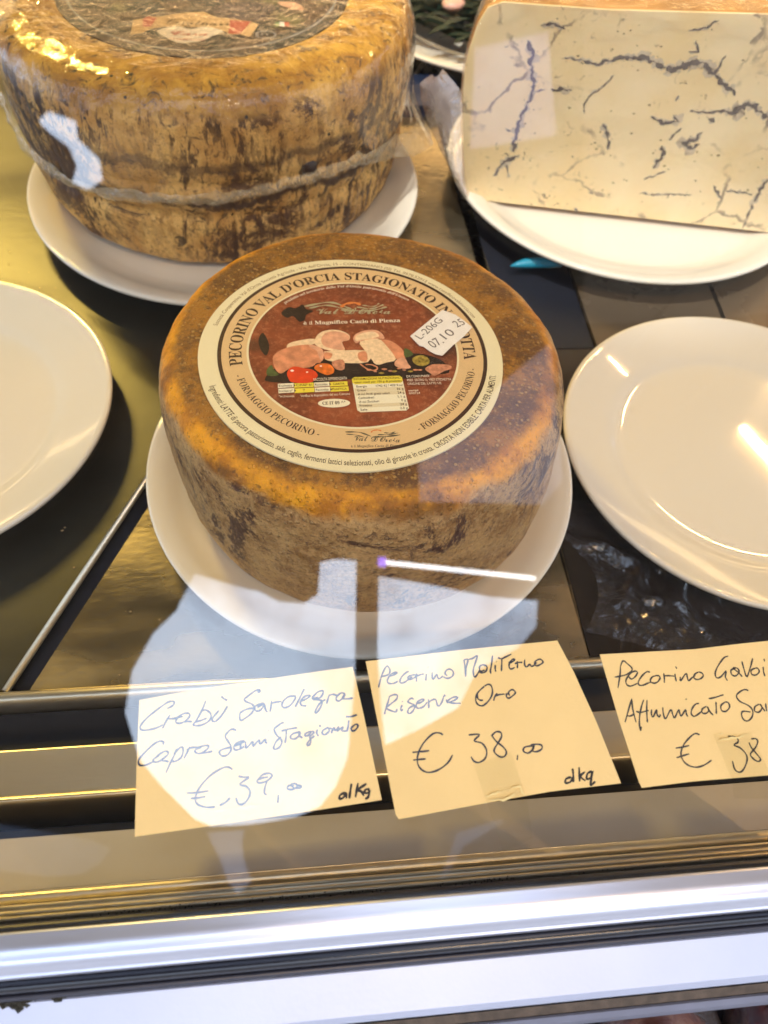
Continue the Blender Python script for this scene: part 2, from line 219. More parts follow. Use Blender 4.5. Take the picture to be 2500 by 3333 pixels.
CARD3=[[[98.01,62.01],[97.4,59.55],[95.79,55.05]],[[98.01,62.01],[99.24,63.68],[100.49,62.63],[101.67,61.25],[101.34,60.19],[99.57,59.21],[97.47,58.8],[95.43,58.59]],[[100.1,58.53],[100.81,57.63],[102.31,58.4],[103.24,59.64],[102.44,60.12],[100.72,59.36],[99.0,57.52],[98.92,56.03],[100.13,55.42],[102.5,56.14]],[[107.48,59.5],[106.39,59.67],[104.57,58.48],[102.95,56.64],[103.05,55.57],[104.37,55.49],[106.05,56.03],[107.01,56.3]],[[109.47,58.3],[107.8,57.86],[106.97,56.62],[107.82,55.92],[109.22,56.16],[110.36,57.28],[110.31,58.04],[109.47,58.3]],[[111.97,58.91],[111.85,57.41],[111.49,55.81]],[[112.11,58.04],[113.67,57.95],[115.42,57.73]],[[115.71,58.48],[115.57,57.4],[115.58,56.0]],[[116.48,60.83],[116.68,60.05]],[[117.27,57.41],[117.08,56.12],[119.41,58.37],[119.58,57.16],[119.75,55.97],[121.09,56.86],[122.39,57.54]],[[123.8,58.65],[122.24,57.87],[121.76,56.82],[122.53,56.23],[123.92,56.37],[125.05,57.27],[124.81,58.16],[123.8,58.65]],[[99.64,51.43],[98.0,48.28],[95.97,44.27]],[[99.64,51.43],[99.3,48.2],[99.53,44.05]],[[96.84,46.38],[97.99,46.1],[99.65,46.72]],[[103.5,50.87],[102.25,48.64],[101.14,46.01],[100.48,43.37],[100.5,41.43],[100.89,42.73]],[[104.57,50.7],[103.86,47.92],[103.4,45.25],[103.2,43.82]],[[100.23,47.41],[101.69,47.01],[104.42,47.47]],[[105.47,47.71],[105.07,46.39],[105.39,45.33],[107.08,47.51],[106.87,46.06],[107.45,45.2],[107.96,46.0]],[[109.21,48.11],[108.99,46.14],[109.4,44.56],[111.66,47.22],[111.99,45.74],[112.41,44.68],[114.29,47.06],[114.38,46.01],[114.7,45.05],[116.59,46.92],[116.51,45.67],[116.84,44.71]],[[117.4,50.34],[117.65,50.01]],[[121.45,48.61],[120.17,48.38],[118.72,46.99],[118.15,45.57],[118.83,44.69],[120.29,45.22],[121.86,46.17]],[[135.13,63.17],[133.49,62.66],[130.86,60.19],[129.29,57.91],[129.4,56.37],[130.94,56.63],[133.13,58.39],[132.41,56.55],[132.8,55.23]],[[136.56,59.14],[134.91,58.53],[134.78,57.11],[135.88,56.58],[137.41,57.67],[137.27,58.98],[135.83,59.18],[137.35,57.43],[138.14,56.21]],[[139.34,61.13],[139.38,58.5],[139.73,56.11],[141.85,59.31],[143.33,61.98]],[[143.44,58.74],[141.77,58.12],[141.63,56.71],[143.07,56.51],[144.34,57.5],[144.15,58.58],[143.44,58.74]],[[146.13,58.94],[145.82,57.41],[145.88,55.87]],[[147.14,61.64],[147.12,60.68]],[[123.76,47.57],[122.1,46.76],[121.83,45.64],[122.96,45.35],[124.14,46.18],[123.97,47.44],[124.5,45.7],[125.32,44.63]],[[127.21,48.73],[126.81,46.7],[126.38,45.02]],[[125.06,49.89],[127.07,50.11],[130.31,50.84]],[[130.33,48.54],[128.6,47.5],[128.43,45.91],[129.81,45.6],[131.35,46.87],[131.23,48.25],[130.33,48.54]],[[139.02,51.7],[137.63,52.02],[135.68,51.21],[134.53,50.12],[135.2,48.47],[137.72,46.93],[138.73,45.27],[137.94,43.28],[136.17,42.15],[134.89,42.79],[134.71,44.39],[135.55,45.24],[137.89,44.87]],[[141.46,47.16],[139.76,46.35],[139.39,45.0],[140.77,44.69],[142.11,45.98],[141.7,47.15],[142.47,45.5],[142.76,44.79]],[[143.7,47.25],[143.44,45.89],[143.36,44.76]],[[119.35,38.98],[117.9,39.4],[115.71,38.22],[113.33,36.18],[111.91,33.66],[112.22,31.48],[113.74,29.98],[115.95,29.4],[118.38,29.77],[121.3,31.09]],[[110.57,35.48],[112.48,35.58],[115.17,35.95]],[[110.25,32.58],[112.11,32.99],[114.58,33.48]],[[128.42,37.95],[130.16,37.72],[131.4,36.98],[131.23,35.89],[129.7,35.11],[131.59,34.11],[132.94,32.05],[132.66,30.11],[130.8,27.65],[129.21,27.01],[128.07,28.05],[127.99,30.43]],[[134.88,35.65],[135.17,34.09],[136.64,31.59],[137.22,30.24],[136.13,29.77],[134.76,30.84],[134.41,32.17],[136.59,34.0],[137.78,35.68],[137.31,36.6],[135.86,36.58]]]
CARDS={"c1":[[-54.78,60.47],[-43.73,61.9],[-31.12,63.27],[-12.59,64.89],[1.92,66.22],[11.02,66.86],[13.49,52.32],[17.4,26.72],[0.19,25.36],[-26.69,23.48],[-54.11,21.76],[-54.63,41.79]],"c2":[[15.24,68.39],[46.85,70.33],[78.54,71.6],[82.18,61.21],[86.83,44.88],[91.1,26.36],[68.73,25.5],[48.51,23.63],[22.07,21.0],[21.21,22.34],[18.12,46.45]],"c3":[[91.93,66.24],[123.94,66.11],[140.26,67.06],[156.74,67.71],[159.85,26.06],[138.05,25.47],[114.08,25.33],[97.34,24.59],[96.8,26.24],[94.28,44.41]]}
TAPES={"t1":[[-31.42,35.17],[-18.53,34.4],[-18.07,23.63],[-30.89,22.45]],"t2":[[46.13,34.63],[58.07,37.83],[61.04,23.57],[61.22,12.94],[51.85,10.12],[48.88,23.14]],"t3":[[123.49,38.82],[136.07,38.23],[138.57,27.34],[137.73,18.67],[125.35,19.53],[126.14,25.19]]}
CRINKLE={"k1":[[[-31.05,26.56],[-30.94,27.01],[-30.01,26.84],[-28.9,27.29],[-28.15,26.95],[-27.03,27.44],[-25.91,27.15],[-24.41,27.51],[-22.92,27.22],[-21.41,27.65],[-20.29,27.46],[-18.71,27.82]],[[-21.02,31.02],[-19.89,30.22],[-19.52,29.3],[-18.69,29.78]]],"k2":[[[48.59,24.62],[48.76,25.34],[49.99,25.62],[50.85,26.11],[51.81,25.86],[52.5,26.55],[53.24,26.13],[54.92,26.75],[56.51,26.71],[57.42,27.5],[59.43,27.55],[59.78,25.86],[60.64,24.88]],[[49.4,24.12],[52.2,24.37],[53.74,23.97],[56.24,24.82],[57.55,25.65],[57.03,24.76]]],"k3":[[[124.87,36.74],[126.16,37.1],[127.54,36.9],[129.1,37.35],[131.46,37.2],[133.58,37.95],[135.8,38.14]],[[124.38,38.54],[126.08,38.65],[126.64,38.95]]]}
HOLES={"S1":[[-0.359,0.43],[-0.291,0.406],[-0.222,0.381],[-0.167,0.367],[-0.113,0.334],[-0.036,0.323],[0.008,0.349],[0.02,0.448],[0.075,0.455],[0.131,0.447],[0.107,0.075],[0.075,-0.134],[0.038,-0.209],[-0.011,-0.262],[-0.078,-0.283],[-0.144,-0.29],[-0.209,-0.294],[-0.261,-0.294],[-0.319,-0.291],[-0.364,-0.268],[-0.396,-0.235],[-0.454,-0.175],[-0.518,-0.095],[-0.559,0.036],[-0.54,0.153],[-0.481,0.257],[-0.414,0.321]],"S2":[[0.197,0.396],[0.342,0.365],[0.541,0.315],[0.689,0.296],[0.675,0.216],[0.613,0.156],[0.478,0.094],[0.413,-0.011],[0.283,-0.069],[0.188,-0.103],[0.18,0.044],[0.181,0.18]],"S6":[[-0.332,-0.305],[-0.222,-0.306],[-0.232,-0.339],[-0.226,-0.389],[-0.206,-0.444],[-0.245,-0.477],[-0.276,-0.439],[-0.297,-0.375]],"S3":[[-0.967,-0.225],[-0.78,-0.268],[-0.642,-0.303],[-0.592,-0.328],[-0.622,-0.367],[-0.671,-0.39],[-0.764,-0.389],[-0.96,-0.35]],"S4":[[0.379,-0.36],[0.511,-0.331],[0.524,-0.339],[0.396,-0.399],[0.336,-0.481],[0.322,-0.48]],"R2":[[-0.873,1.997],[-0.836,2.037],[-0.744,1.998],[-0.737,1.929],[-0.664,1.85],[-0.652,1.77],[-0.7,1.732],[-0.753,1.762],[-0.739,1.823],[-0.764,1.894],[-0.826,1.947]]}
PANELS={"R1":[[0.338,0.625],[0.739,0.599],[0.809,0.676],[0.822,1.157],[0.634,1.013],[0.498,0.858],[0.344,0.754]],"R3":[[0.659,2.317],[0.943,2.394],[0.927,1.951],[0.605,1.892]],"R4":[[1.143,2.975],[2.391,3.028],[2.035,1.31],[1.334,1.216],[0.94,1.223]],"R5":[[0.366,0.601],[0.714,0.572],[0.682,0.403],[0.362,0.447]]}
VEINS=[[[40.9,98.6,1.0],[51.4,98.4,1.4],[62.6,97.9,1.6],[71.4,101.1,1.6],[79.0,103.2,2.8],[87.0,104.0,3.2],[96.2,101.1,2.8],[105.8,97.4,3.2],[111.0,101.9,4.0],[116.9,104.5,4.4],[124.0,103.9,3.6],[130.0,99.3,2.8],[133.2,101.6,1.2]],[[130.0,99.3,2.0],[132.0,102.8,1.2],[133.4,110.7,1.0]],[[113.7,116.3,0.8],[117.4,110.3,1.0],[111.1,109.1,0.8]],[[106.7,120.5,0.6],[116.5,122.7,1.2],[122.2,128.1,0.6]],[[131.6,98.8,1.6],[137.7,94.1,2.8],[144.4,91.4,2.4],[148.8,87.7,1.6]],[[125.0,76.2,1.2],[133.7,76.2,1.2],[143.0,77.9,1.2],[152.6,79.0,4.4],[156.2,83.6,4.4],[162.2,82.9,2.8],[173.4,77.0,2.8]],[[17.7,106.6,2.0],[22.0,99.3,2.8],[24.3,88.8,2.8],[27.4,80.9,2.0],[26.4,72.3,2.0],[23.8,63.3,2.4],[22.7,54.2,2.4],[22.3,44.8,2.4],[23.1,36.9,2.0]],[[16.0,24.6,0.8],[19.0,29.9,4.0],[23.9,33.0,2.4],[27.8,36.7,1.6]],[[12.4,18.2,1.2],[14.8,22.7,2.8],[15.4,27.8,1.0]],[[20.0,28.4,1.0],[24.2,18.8,0.8]],[[37.8,79.3,1.0],[43.3,80.5,2.0],[51.0,81.0,2.0]],[[14.2,51.7,0.6],[20.2,51.6,1.2]],[[26.9,76.7,0.6],[34.9,79.6,1.0]],[[73.9,92.7,0.8],[68.1,83.9,1.0],[62.3,79.1,1.0],[61.0,73.2,1.0],[62.2,66.1,0.6]],[[114.7,84.7,2.0],[114.8,80.5,1.2]],[[116.0,73.5,2.0],[120.3,69.6,2.8],[112.7,66.5,2.0],[102.5,70.5,0.8]],[[138.4,64.2,1.2],[134.5,59.2,2.8],[128.5,55.4,3.6],[135.4,53.1,2.8],[139.9,56.7,1.6]],[[116.2,52.5,1.6],[119.8,46.6,2.4],[117.0,41.5,2.0],[115.7,36.4,1.2]],[[125.1,35.9,1.0],[118.5,32.6,1.0],[112.4,27.7,1.0]],[[74.9,63.0,3.2],[79.4,57.5,2.4],[81.9,51.6,1.6],[83.0,45.5,1.0]],[[137.8,73.0,1.6],[142.8,71.4,2.0]],[[124.7,65.6,1.2],[121.5,62.3,1.2],[119.4,55.9,1.6]],[[158.3,29.9,0.8],[163.3,25.4,1.6],[168.0,21.6,1.0]],[[167.4,26.7,0.8],[176.6,27.0,1.2],[187.7,26.6,1.0]],[[191.2,38.8,2.8],[189.9,28.6,2.0],[189.9,18.2,1.6],[190.7,9.4,1.2],[191.5,0.3,0.8]],[[72.3,1.7,2.4],[76.2,-0.5,2.0]],[[24.1,114.7,1.6],[31.7,116.7,1.6],[39.2,113.7,1.2]],[[78.5,15.0,1.0],[83.6,13.9,1.0]],[[112.4,18.3,0.6],[121.8,18.6,1.0],[149.0,21.9,0.6]]]

# ================================================================ GLASS PLANE FRAME (case front glass leans 11 degrees)
AL=R(11);GP=Vector((0,.0307,.09));GU=Vector((0,math.cos(AL),math.sin(AL)));GN=Vector((0,-math.sin(AL),math.cos(AL)))
def on_glass(u,v,h):    # millimetres along the pane, h metres above the cards' plane
    return GP-GN*.0015+Vector((u/1000,0,0))+GU*(v/1000)+GN*h

# ================================================================ SETTING
mesh('pavement',*box(-30,30,-30,30,-1.0,-.95),P('pavement_concrete',(.28,.27,.26),.85,0,.2,20,.1,3),kind='structure')

mesh('street_wall',*box(-14,14,-7.4,-7.0,-.95,5.5),P('plaster_facade',(.42,.36,.30),.9,0,.2,20,.08,2),kind='structure')
mesh('shop_wall',*box(-6,6,4.2,4.4,-.95,4),P('shop_plaster',(.30,.22,.15),.9,0,.1,20,.08,2),kind='structure')

# the display case
case=thing('display_case','long aluminium framed glass display case with cheeses inside','display case',(0,.03,-.2))
X0,X1=-.75,.95
def case_part(name,pts,mat,smooth=False):
    V,Fc=prism(pts,X0,X1);o=mesh(name,V,Fc,mat,case,smooth);return o
def rounded(y0,y1,z0,z1,top=None):return [(y0,z0),(y1,z0),(y1,z1),(y0,z1)]
# floor trays
def quad_slab(name,pts,z,t,mat,parent=case):
    V,Fc=slab([(x,y,z) for x,y in pts],(0,0,1),t);return mesh(name,V,Fc,mat,parent)
def bowl(y):return 0
dv0=Vector((-.1361,.137));dv1=Vector((-.0889,.243));dvd=(dv1-dv0).normalized();dve=dv0+dvd*.62
dn=Vector((dvd.y,-dvd.x))
quad_slab('left_tray',[(X0,.1375),tuple(dv0-dn*.001),tuple(dve-dn*.001),(X0,.70)],.0,.004,M['tray_left'])
V,Fc=tube([(dv0.x,dv0.y,.0006),(dve.x,dve.y,.0006)],.0017,12);mesh('tray_rim',V,Fc,M['gold_steel'],case,True)
g=dn*.0075
quad_slab('middle_tray',[tuple(dv0+g),(.128,.1375),(.128,.40),(.11,.70),tuple(dve+g)],-.003,.004,M['tray'])
# perforated dark gap along the divider
V,Fc=slab([(*(dv0+dn*.0005),-.005),(*(dv0+g*1.1),-.005),(*(dve+g*1.1),-.005),(*(dve+dn*.0005),-.005)],(0,0,1),.003);mesh('tray_gap',V,Fc,M['dark'],case)
quad_slab('right_tray',[(.129,.1375),(X1,.1375),(X1,.345),(.129,.345)],-.004,.004,M['tray_dark'])
quad_slab('rear_tray',[(.129,.347),(.182,.347),(.182,.70),(.112,.70),(.129,.40)],-.005,.004,M['dark'])
quad_slab('brown_base',[(.184,.347),(.2735,.347),(.279,.44),(.284,.70),(.184,.70)],-.004,.004,M['brown_tile'])
quad_slab('brown_base',[(.2765,.347),(X1,.347),(X1,.70),(.287,.70),(.282,.44)],-.004,.004,M['brown_tile'])
quad_slab('back_floor',[(X0,.702),(X1,.702),(X1,1.05),(X0,1.05)],-.005,.004,M['tray_dark'])
mesh('deck_bottom',*box(X0,X1,.061,1.06,-.06,-.0105),M['dark'],case)
mesh('back_panel',*box(X0,X1,1.06,1.08,-.06,.285),P('case_back_panel',(.35,.28,.2),.5,.2),case)
# front profile seen through the glass, back to front
def arc(cy,cz,r,a0,a1,n=8):return [(cy+r*math.cos(R(a0+(a1-a0)*i/n)),cz+r*math.sin(R(a0+(a1-a0)*i/n))) for i in range(n+1)]
case_part('tray_lip',[(.1363,-.012)]+arc(.1332,.0012,.0031,0,180,10)+[(.1301,-.012)],M['gold_steel'],True)
case_part('front_channel',rounded(.1018,.1299,-.0104,-.0085),M['dark'])
case_part('inner_trim',[(.1015,-.0104),(.1015,.0285)]+arc(.1005,.0285,.001,0,90,3)+[(.0838,.0293)]+arc(.0822,.0297,.0014,60,180,6)+[(.0806,-.0104)],M['gold_steel'])
case_part('lower_channel',rounded(.0612,.0804,-.0104,-.006),M['dark'])
case_part('channel_strip',rounded(.0720,.0760,-.0059,.010),M['darkbar'])
case_part('inner_ledge',[(.0608,-.06),(.0608,.0652)]+arc(.0602,.0652,.0006,0,90,3)+[(.0455,.0712),(.0442,.0716),(.0442,-.06)],M['ledge'])
# ridged rail under the pane
rp=[(.0440,-.06),(.0440,.0722)]
rp+=arc(.0421,.0715,.0019,20,160,8)+[(.0400,.0718)]
for yc in (.0391,.0375,.0362):rp+=arc(yc,.0760,.0007,20,160,6)
rp+=[(.0352,.0757),(.0352,-.06)]
case_part('glass_rail',rp,M['gold_steel'],False)
case_part('pane_seal',[(.0350,.06),(.0350,.0765)]+arc(.0334,.0775,.0014,30,160,5)+[(.0316,.080),(.0312,.0865),(.0306,.0868),(.0306,.06)],M['slate'])
ap=[(.0304,.05),(.0304,.0945)]+arc(.0296,.0945,.0008,0,100,5)+[(.0288,.0952),(.0272,.0953),(.0262,.09525),(.0254,.0950),(.0246,.09475),(.0238,.0946),(.0231,.09442),(.0224,.0940),(.0217,.0933),(.0210,.0922),(.0204,.0908)]+arc(.0208,.0905,.0008,150,190,2)+[(.0200,.089),(.0200,.05)]
case_part('outer_rail',ap,M['steel'],True)
case_part('rubber_gasket',[(.0203,.07)]+arc(.0186,.0842,.0016,10,190,12)+[(.0169,.07)],M['rubber'],True)
case_part('slate_gasket',[(.0170,.07),(.0170,.0795)]+arc(.0163,.0795,.0008,0,180,8)+[(.0154,.07)],M['slate'])
case_part('front_panel',[(.0154,.0),(.0154,.0779),(.0149,.0782),(.0045,.0745),(.0030,.0732),(.0026,.0),],M['panel'])
case_part('brown_seal',[(.0026,.04),(.0026,.0706),(.0004,.0696),(.0002,.04)],M['brownstrip'])
case_part('bumper_strip',[(.0002,.03),(.0002,.0660),(-.0004,.0664),(-.0020,.0645),(-.0028,.062),(-.0028,.03)],P('blue_grey_bumper',(.16,.17,.23),.45,.1,.05,300,.1,80))
mesh('plinth',*box(X0,X1,-.0024,.06,-.95,-.061),P('dark_case_plinth',(.03,.03,.035),.6),case)
mesh('lower_shelf',*box(X0,X1,-.26,-.003,-.165,-.150),P('lower_shelf_dark',(.03,.02,.018),.5),case)
# dirt caught on rails: tiny dark crumbs
mb=MB()
def crumb(mb,x,y,z,s):
    V=[];rr=[random.uniform(.6,1.2) for _ in range(6)]
    d=[(1,0,0),(-1,0,0),(0,1,0),(0,-1,0),(0,0,1),(0,0,-1)]
    V=[(x+a*s*r_,y+b*s*r_*.7,z+c_*s*r_*.5) for (a,b,c_),r_ in zip(d,rr)]
    mb.add(V,[(0,2,4),(2,1,4),(1,3,4),(3,0,4),(2,0,5),(1,2,5),(3,1,5),(0,3,5)])
for i in range(230):
    x=random.uniform(-.11,.16);k=random.random()
    if k<.45:y=random.gauss(.0352,.0004);z=.0775
    elif k<.7:y=random.gauss(.0310,.0003);z=.0868
    elif k<.85:y=random.uniform(.0445,.050);z=.0703+(.0455-y)*.3
    else:y=random.gauss(.0405,.0004);z=.0722
    crumb(mb,x,y,z,random.choice([.00012,.00018,.0003]))
for x0,xs in ((.0,.02),(.045,.012),(-.048,.018)):
    for i in range(26):crumb(mb,x0+random.uniform(-xs,xs),random.gauss(.0352,.0003),.0776,.0004)
o=mb.build('rail_crumbs',M['soil'],case,kind='stuff')
mb=MB()
for i in range(150):
    k=random.random()
    if k<.7:x=random.gauss(-.0855,.0022);s=.0015
    else:x=random.gauss(-.0735,.0010);s=.0011
    if -.0905<x<-.0705: crumb(mb,x,.0158-abs(random.gauss(0,.0007)),.0772+random.uniform(0,.0012),s*random.uniform(.5,1))
o=mb.build('crumbly_grime',M['soil'],None,kind='stuff');tag(o,'crumbly black grime caught under the gasket at lower left','dirt')

mb=MB()
for i in range(70):
    x=random.uniform(-.13,.12);y=random.uniform(.14,.30)
    if (x-.0268)**2+(y-.2447)**2<.100**2:continue
    crumb(mb,x,y,-.0024 if x>-.10 else .0004,random.choice([.0003,.0005,.0008]))
for i in range(40):crumb(mb,random.uniform(-.24,-.12),random.uniform(.34,.46),.0005,random.choice([.0004,.0008]))
o=mb.build('cheese_crumbs',P('crumb_tan',(.42,.30,.14),.8),None,kind='stuff');tag(o,'tiny tan cheese crumbs scattered on the steel trays','crumbs')

# unseen canopy added over the counter; gaps and patches shaped for glass reflections
aw=thing('added_canopy','unseen dark canopy added above the counter, gaps shaped for the glass reflections','added_canopy',(0,0,2.2))
rect=[(-5.2,-1.0),(5.8,-1.0),(5.8,4.1),(-5.2,4.1)]
vs=[Vector(p) for p in rect];ed=[(0,1),(1,2),(2,3),(3,0)];loops=[]
for k_ in ('S3','S4','S6'):PANELS[k_]=HOLES.pop(k_)
for k_,poly in list(HOLES.items())+list(PANELS.items()):
    poly=[p for p in poly]
    b=len(vs);vs+=[Vector((max(-3.1,min(4.1,p[0])),max(-.95,min(3.5,p[1])))) for p in poly];n_=len(poly);ed+=[(b+i,b+(i+1)%n_) for i in range(n_)];loops.append([vs[b+i] for i in range(n_)])
def inside(p,poly):
    c_=False;n_=len(poly)
    for i in range(n_):
        a,b=poly[i],poly[(i+1)%n_]
        if (a.y>p.y)!=(b.y>p.y) and p.x<(b.x-a.x)*(p.y-a.y)/(b.y-a.y)+a.x:c_=not c_
    return c_
vo,eo,fo,_,_,_=delaunay_2d_cdt(vs,ed,[],0,1e-6)
ff=[]
for f in fo:
    ce=sum((vo[i] for i in f),Vector((0,0)))/len(f)
    if not any(inside(ce,l) for l in loops):ff.append(f)
o=mesh('added_canopy_roof',[(v.x,v.y,2.2) for v in vo],ff,M['added_canopy'],aw)
md=o.modifiers.new('thick','SOLIDIFY');md.thickness=.006;md.offset=1
def cloth(name,c_,tl):
    m_=bpy.data.materials.new(name);m_.use_nodes=True;n=m_.node_tree;n.nodes.clear();N=n.nodes.new
    o_=N('ShaderNodeOutputMaterial');t=N('ShaderNodeBsdfTranslucent');t.inputs[0].default_value=(*c_,1);d=N('ShaderNodeBsdfDiffuse');d.inputs[0].default_value=(*c_,1);x=N('ShaderNodeMixShader');x.inputs[0].default_value=tl
    n.links.new(d.outputs[0],x.inputs[1]);n.links.new(t.outputs[0],x.inputs[2]);n.links.new(x.outputs[0],o_.inputs[0]);return m_
for k_,cc in (('R1',(.40,.42,.47)),('R3',(.50,.46,.55)),('R4',(.22,.20,.18)),('R5',(.07,.07,.09)),('S3',(.26,.28,.33)),('S4',(.30,.32,.37)),('S6',(.42,.45,.52))):
    V,Fc=slab([(max(-3.1,min(4.1,p[0])),max(-.95,min(3.5,p[1])),2.203) for p in PANELS[k_]],(0,0,1),.002)
    mesh('reflection_patch',V,Fc,cloth('patch_'+k_,cc,.8),aw)  # translucent patches added so the pane mirrors weaker pale areas
tl=thing('tube_lamp','white fluorescent tube lamp with violet end hanging under the added canopy','lamp',(.42,.39,2.1))
V,Fc=tube([(.212,.4225,2.1),(.656,.354,2.1)],.0055,12);mesh('lamp_tube',V,Fc,P('tube_glow',(1,1,1),.4,emis=(.95,.97,1),estr=4.5),tl,True)
V,Fc=tube([(.190,.426,2.1),(.2115,.4226,2.1)],.014,12);mesh('end_cap',V,Fc,P('violet_glow',(.2,.1,.6),.4,emis=(.28,.15,.9),estr=3),tl,True)

# glass pane
gm=film_mat('pane_glass',.085,5,.0,0,1)
V=[];
def gq(u0,u1,v0,v1,h0,h1):
    pts=[(u,v,h) for u in (u0,u1) for v in (v0,v1) for h in (h0,h1)]
    return [GP+Vector((u,0,0))+GU*v+GN*h for u,v,h in pts],[(0,1,3,2),(4,6,7,5),(0,4,5,1),(2,3,7,6),(0,2,6,4),(1,5,7,3)]
mesh('glass_pane',*gq(X0,X1,0,1.04,0,.004),gm,case)

# ================================================================ WARM LAMPS
def area(name,loc,rot,sx,sy,power,c_,parent):
    l=bpy.data.lights.new(name,'AREA');l.shape='RECTANGLE';l.size=sx;l.size_y=sy;l.energy=power;l.color=c_
    o=bpy.data.objects.new(name,l);o.location=loc;o.rotation_euler=rot;link(o,parent);return o
def batten(loc,rz,label,c_,power,ln_=.5):
    t=thing('batten_lamp',label,'lamp',loc,'warm batten lamps hung over the counter')
    q=Matrix.Rotation(rz,3,'Z');tr=lambda V:[Vector(loc)+q@(Vector(v)) for v in V]
    V,Fc=box(-ln_/2-.03,ln_/2+.03,-.03,.03,.02,.07);mesh('housing',tr(V),Fc,P('lamp_housing',(.6,.58,.55),.4),t)
    V,Fc=tube([(-ln_/2,0,.004),(ln_/2,0,.004)],.011,10);mesh('lamp_tube',tr(V),Fc,P('warm_tube_light',c_,.4,emis=c_,estr=7),t,True)
    for s_ in (-1,1):
        V,Fc=tube([(s_*ln_*.4,0,.07),(s_*ln_*.4,0,2.19-loc[2])],.002,6);mesh('cable',tr(V),Fc,M['dark'],t)
    l=bpy.data.lights.new('lamp_light','AREA');l.shape='RECTANGLE';l.size=ln_;l.size_y=.016;l.energy=power;l.color=c_
    o=bpy.data.objects.new('lamp_light',l);o.location=(loc[0],loc[1],loc[2]-.012);d=Vector((.03,.3,0))-Vector(loc)
    o.rotation_euler=(0,0,rz);link(o,t);return t
batten((1.13,1.0,1.10),R(112),'warm batten lamp over the right end of the counter',(1,.58,.22),6.5,.34)
batten((-.74,1.52,1.10),R(-35),'yellow batten lamp over the left end of the counter',(1,.70,.17),20,.4)
batten((.25,-.80,1.75),0,'added warm lamp behind the viewer, brightening the front faces',(1,.65,.31),9.5,.9)  # unseen light added to brighten faces turned towards the viewer
st=thing('case_strip_lamp','warm strip lamp along the back top of the glass case','lamp',(.1,.92,.21))
mesh('housing',*box(-.7,.9,.93,.97,.185,.225),P('strip_housing',(.7,.68,.62),.4),st)
V,Fc=tube([(-.68,.92,.20),(.88,.92,.20)],.008,10);mesh('lamp_tube',V,Fc,P('warm_tube_glow',(1,.8,.5),.4,emis=(1,.68,.32),estr=4),st,True)
area('lamp_light',(.1,.91,.195),(R(62),0,0),1.5,.03,.6,(1,.60,.22),st)

# ================================================================ PLATES
def plate(name,label,c,r,well=.72,z0=0,group='white porcelain plates in the case',tilt=(0,0)):
    s=r
    prof=[(.001,.0045),(s*.50,.0045),(s*.52,.001),(s*.56,.0),(s*.58,.003),(s*.75,.0065),(s*.9,.0115),(s*.985,.0152),(s*.998,.0162),(s,.0175),(s*.998,.0186),(s*.985,.0190),(s*.965,.0183),(s*.90,.0160),(s*(well+.07),.0122),(s*(well+.02),.0108),(s*well,.0096),(s*(well-.03),.0088),(s*(well-.08),.0085),(s*.3,.0084),(.001,.0084)]
    def dp(p,a,j,rr,z):
        k=1+.004*math.sin(2*a+s*40)+.002*math.sin(3*a+1)
        x=c[0]+(p.x-c[0])*k;y=c[1]+(p.y-c[1])*k
        return Vector((x,y,p.z+tilt[0]*(x-c[0])+tilt[1]*(y-c[1])))
    V,Fc=lathe(prof,(c[0],c[1],z0),160,True,True,dp)
    o=mesh(name,V,Fc,M['plate'],None,True);tag(o,label,'plate',group);return o
plate('white_plate','white plate under the front cheese wheel with the round paper label',(.0268,.2447),.1092,.80)
plate('white_plate','empty white plate right of the front cheese, lamp glare in its well',(.2375,.2466),.1013,.70)
plate('white_plate','empty yellowish lit white plate cut off by the left edge',(-.2048,.2910),.1008,.70)
plate('white_plate','white plate under the rear wheel wrapped in cling film',(-.0489,.4978),.1323,.80)
plate('white_plate','large white plate under the marbled cheese half',(.2402,.5128),.1323,.80)
pc=plate('serving_platter','cream platter at the far back with dark green garnish',(.195,.785),.148,.7,group=None)

# ================================================================ FRONT CHEESE WHEEL
def nz3(p,s,seed=0):return noise.noise(Vector((p[0]*s+seed,p[1]*s+seed*1.7,p[2]*s-seed)))
ch=thing('cheese_wheel','front golden brown cheese wheel with large round printed paper label','cheese',(.030,.2486,.012))
B0=Vector((.030,.2486,.012));T0=Vector((.0256,.2497,.0949));TS=.45;TX,TY=.0267*TS,.0629*TS
def front_pt(r,t,a):
    x0=B0.x+(T0.x-B0.x)*t;y0=B0.y+(T0.y-B0.y)*t;dx=r*math.cos(a);dy=r*math.sin(a)
    return Vector((x0+dx,y0+dy,B0.z+(T0.z-B0.z)*t-(TX*dx+TY*dy)*t))
ctrl=[(.02,0),(.084,0),(.0893,.02),(.0915,.10),(.0930,.30),(.0932,.45),(.0925,.60),(.0912,.76),(.0895,.87),(.0868,.94),(.0825,.983),(.0775,.998),(.070,1.0),(.062,1.0),(.04,1.0),(.004,1.0)]
cp=[]
for i in range(len(ctrl)-1):
    a,b=ctrl[i],ctrl[i+1];n_=max(1,int(math.hypot(b[0]-a[0],(b[1]-a[1])*.083)/.0022))
    for k in range(n_):cp.append((a[0]+(b[0]-a[0])*k/n_,a[1]+(b[1]-a[1])*k/n_))
cp.append(ctrl[-1])
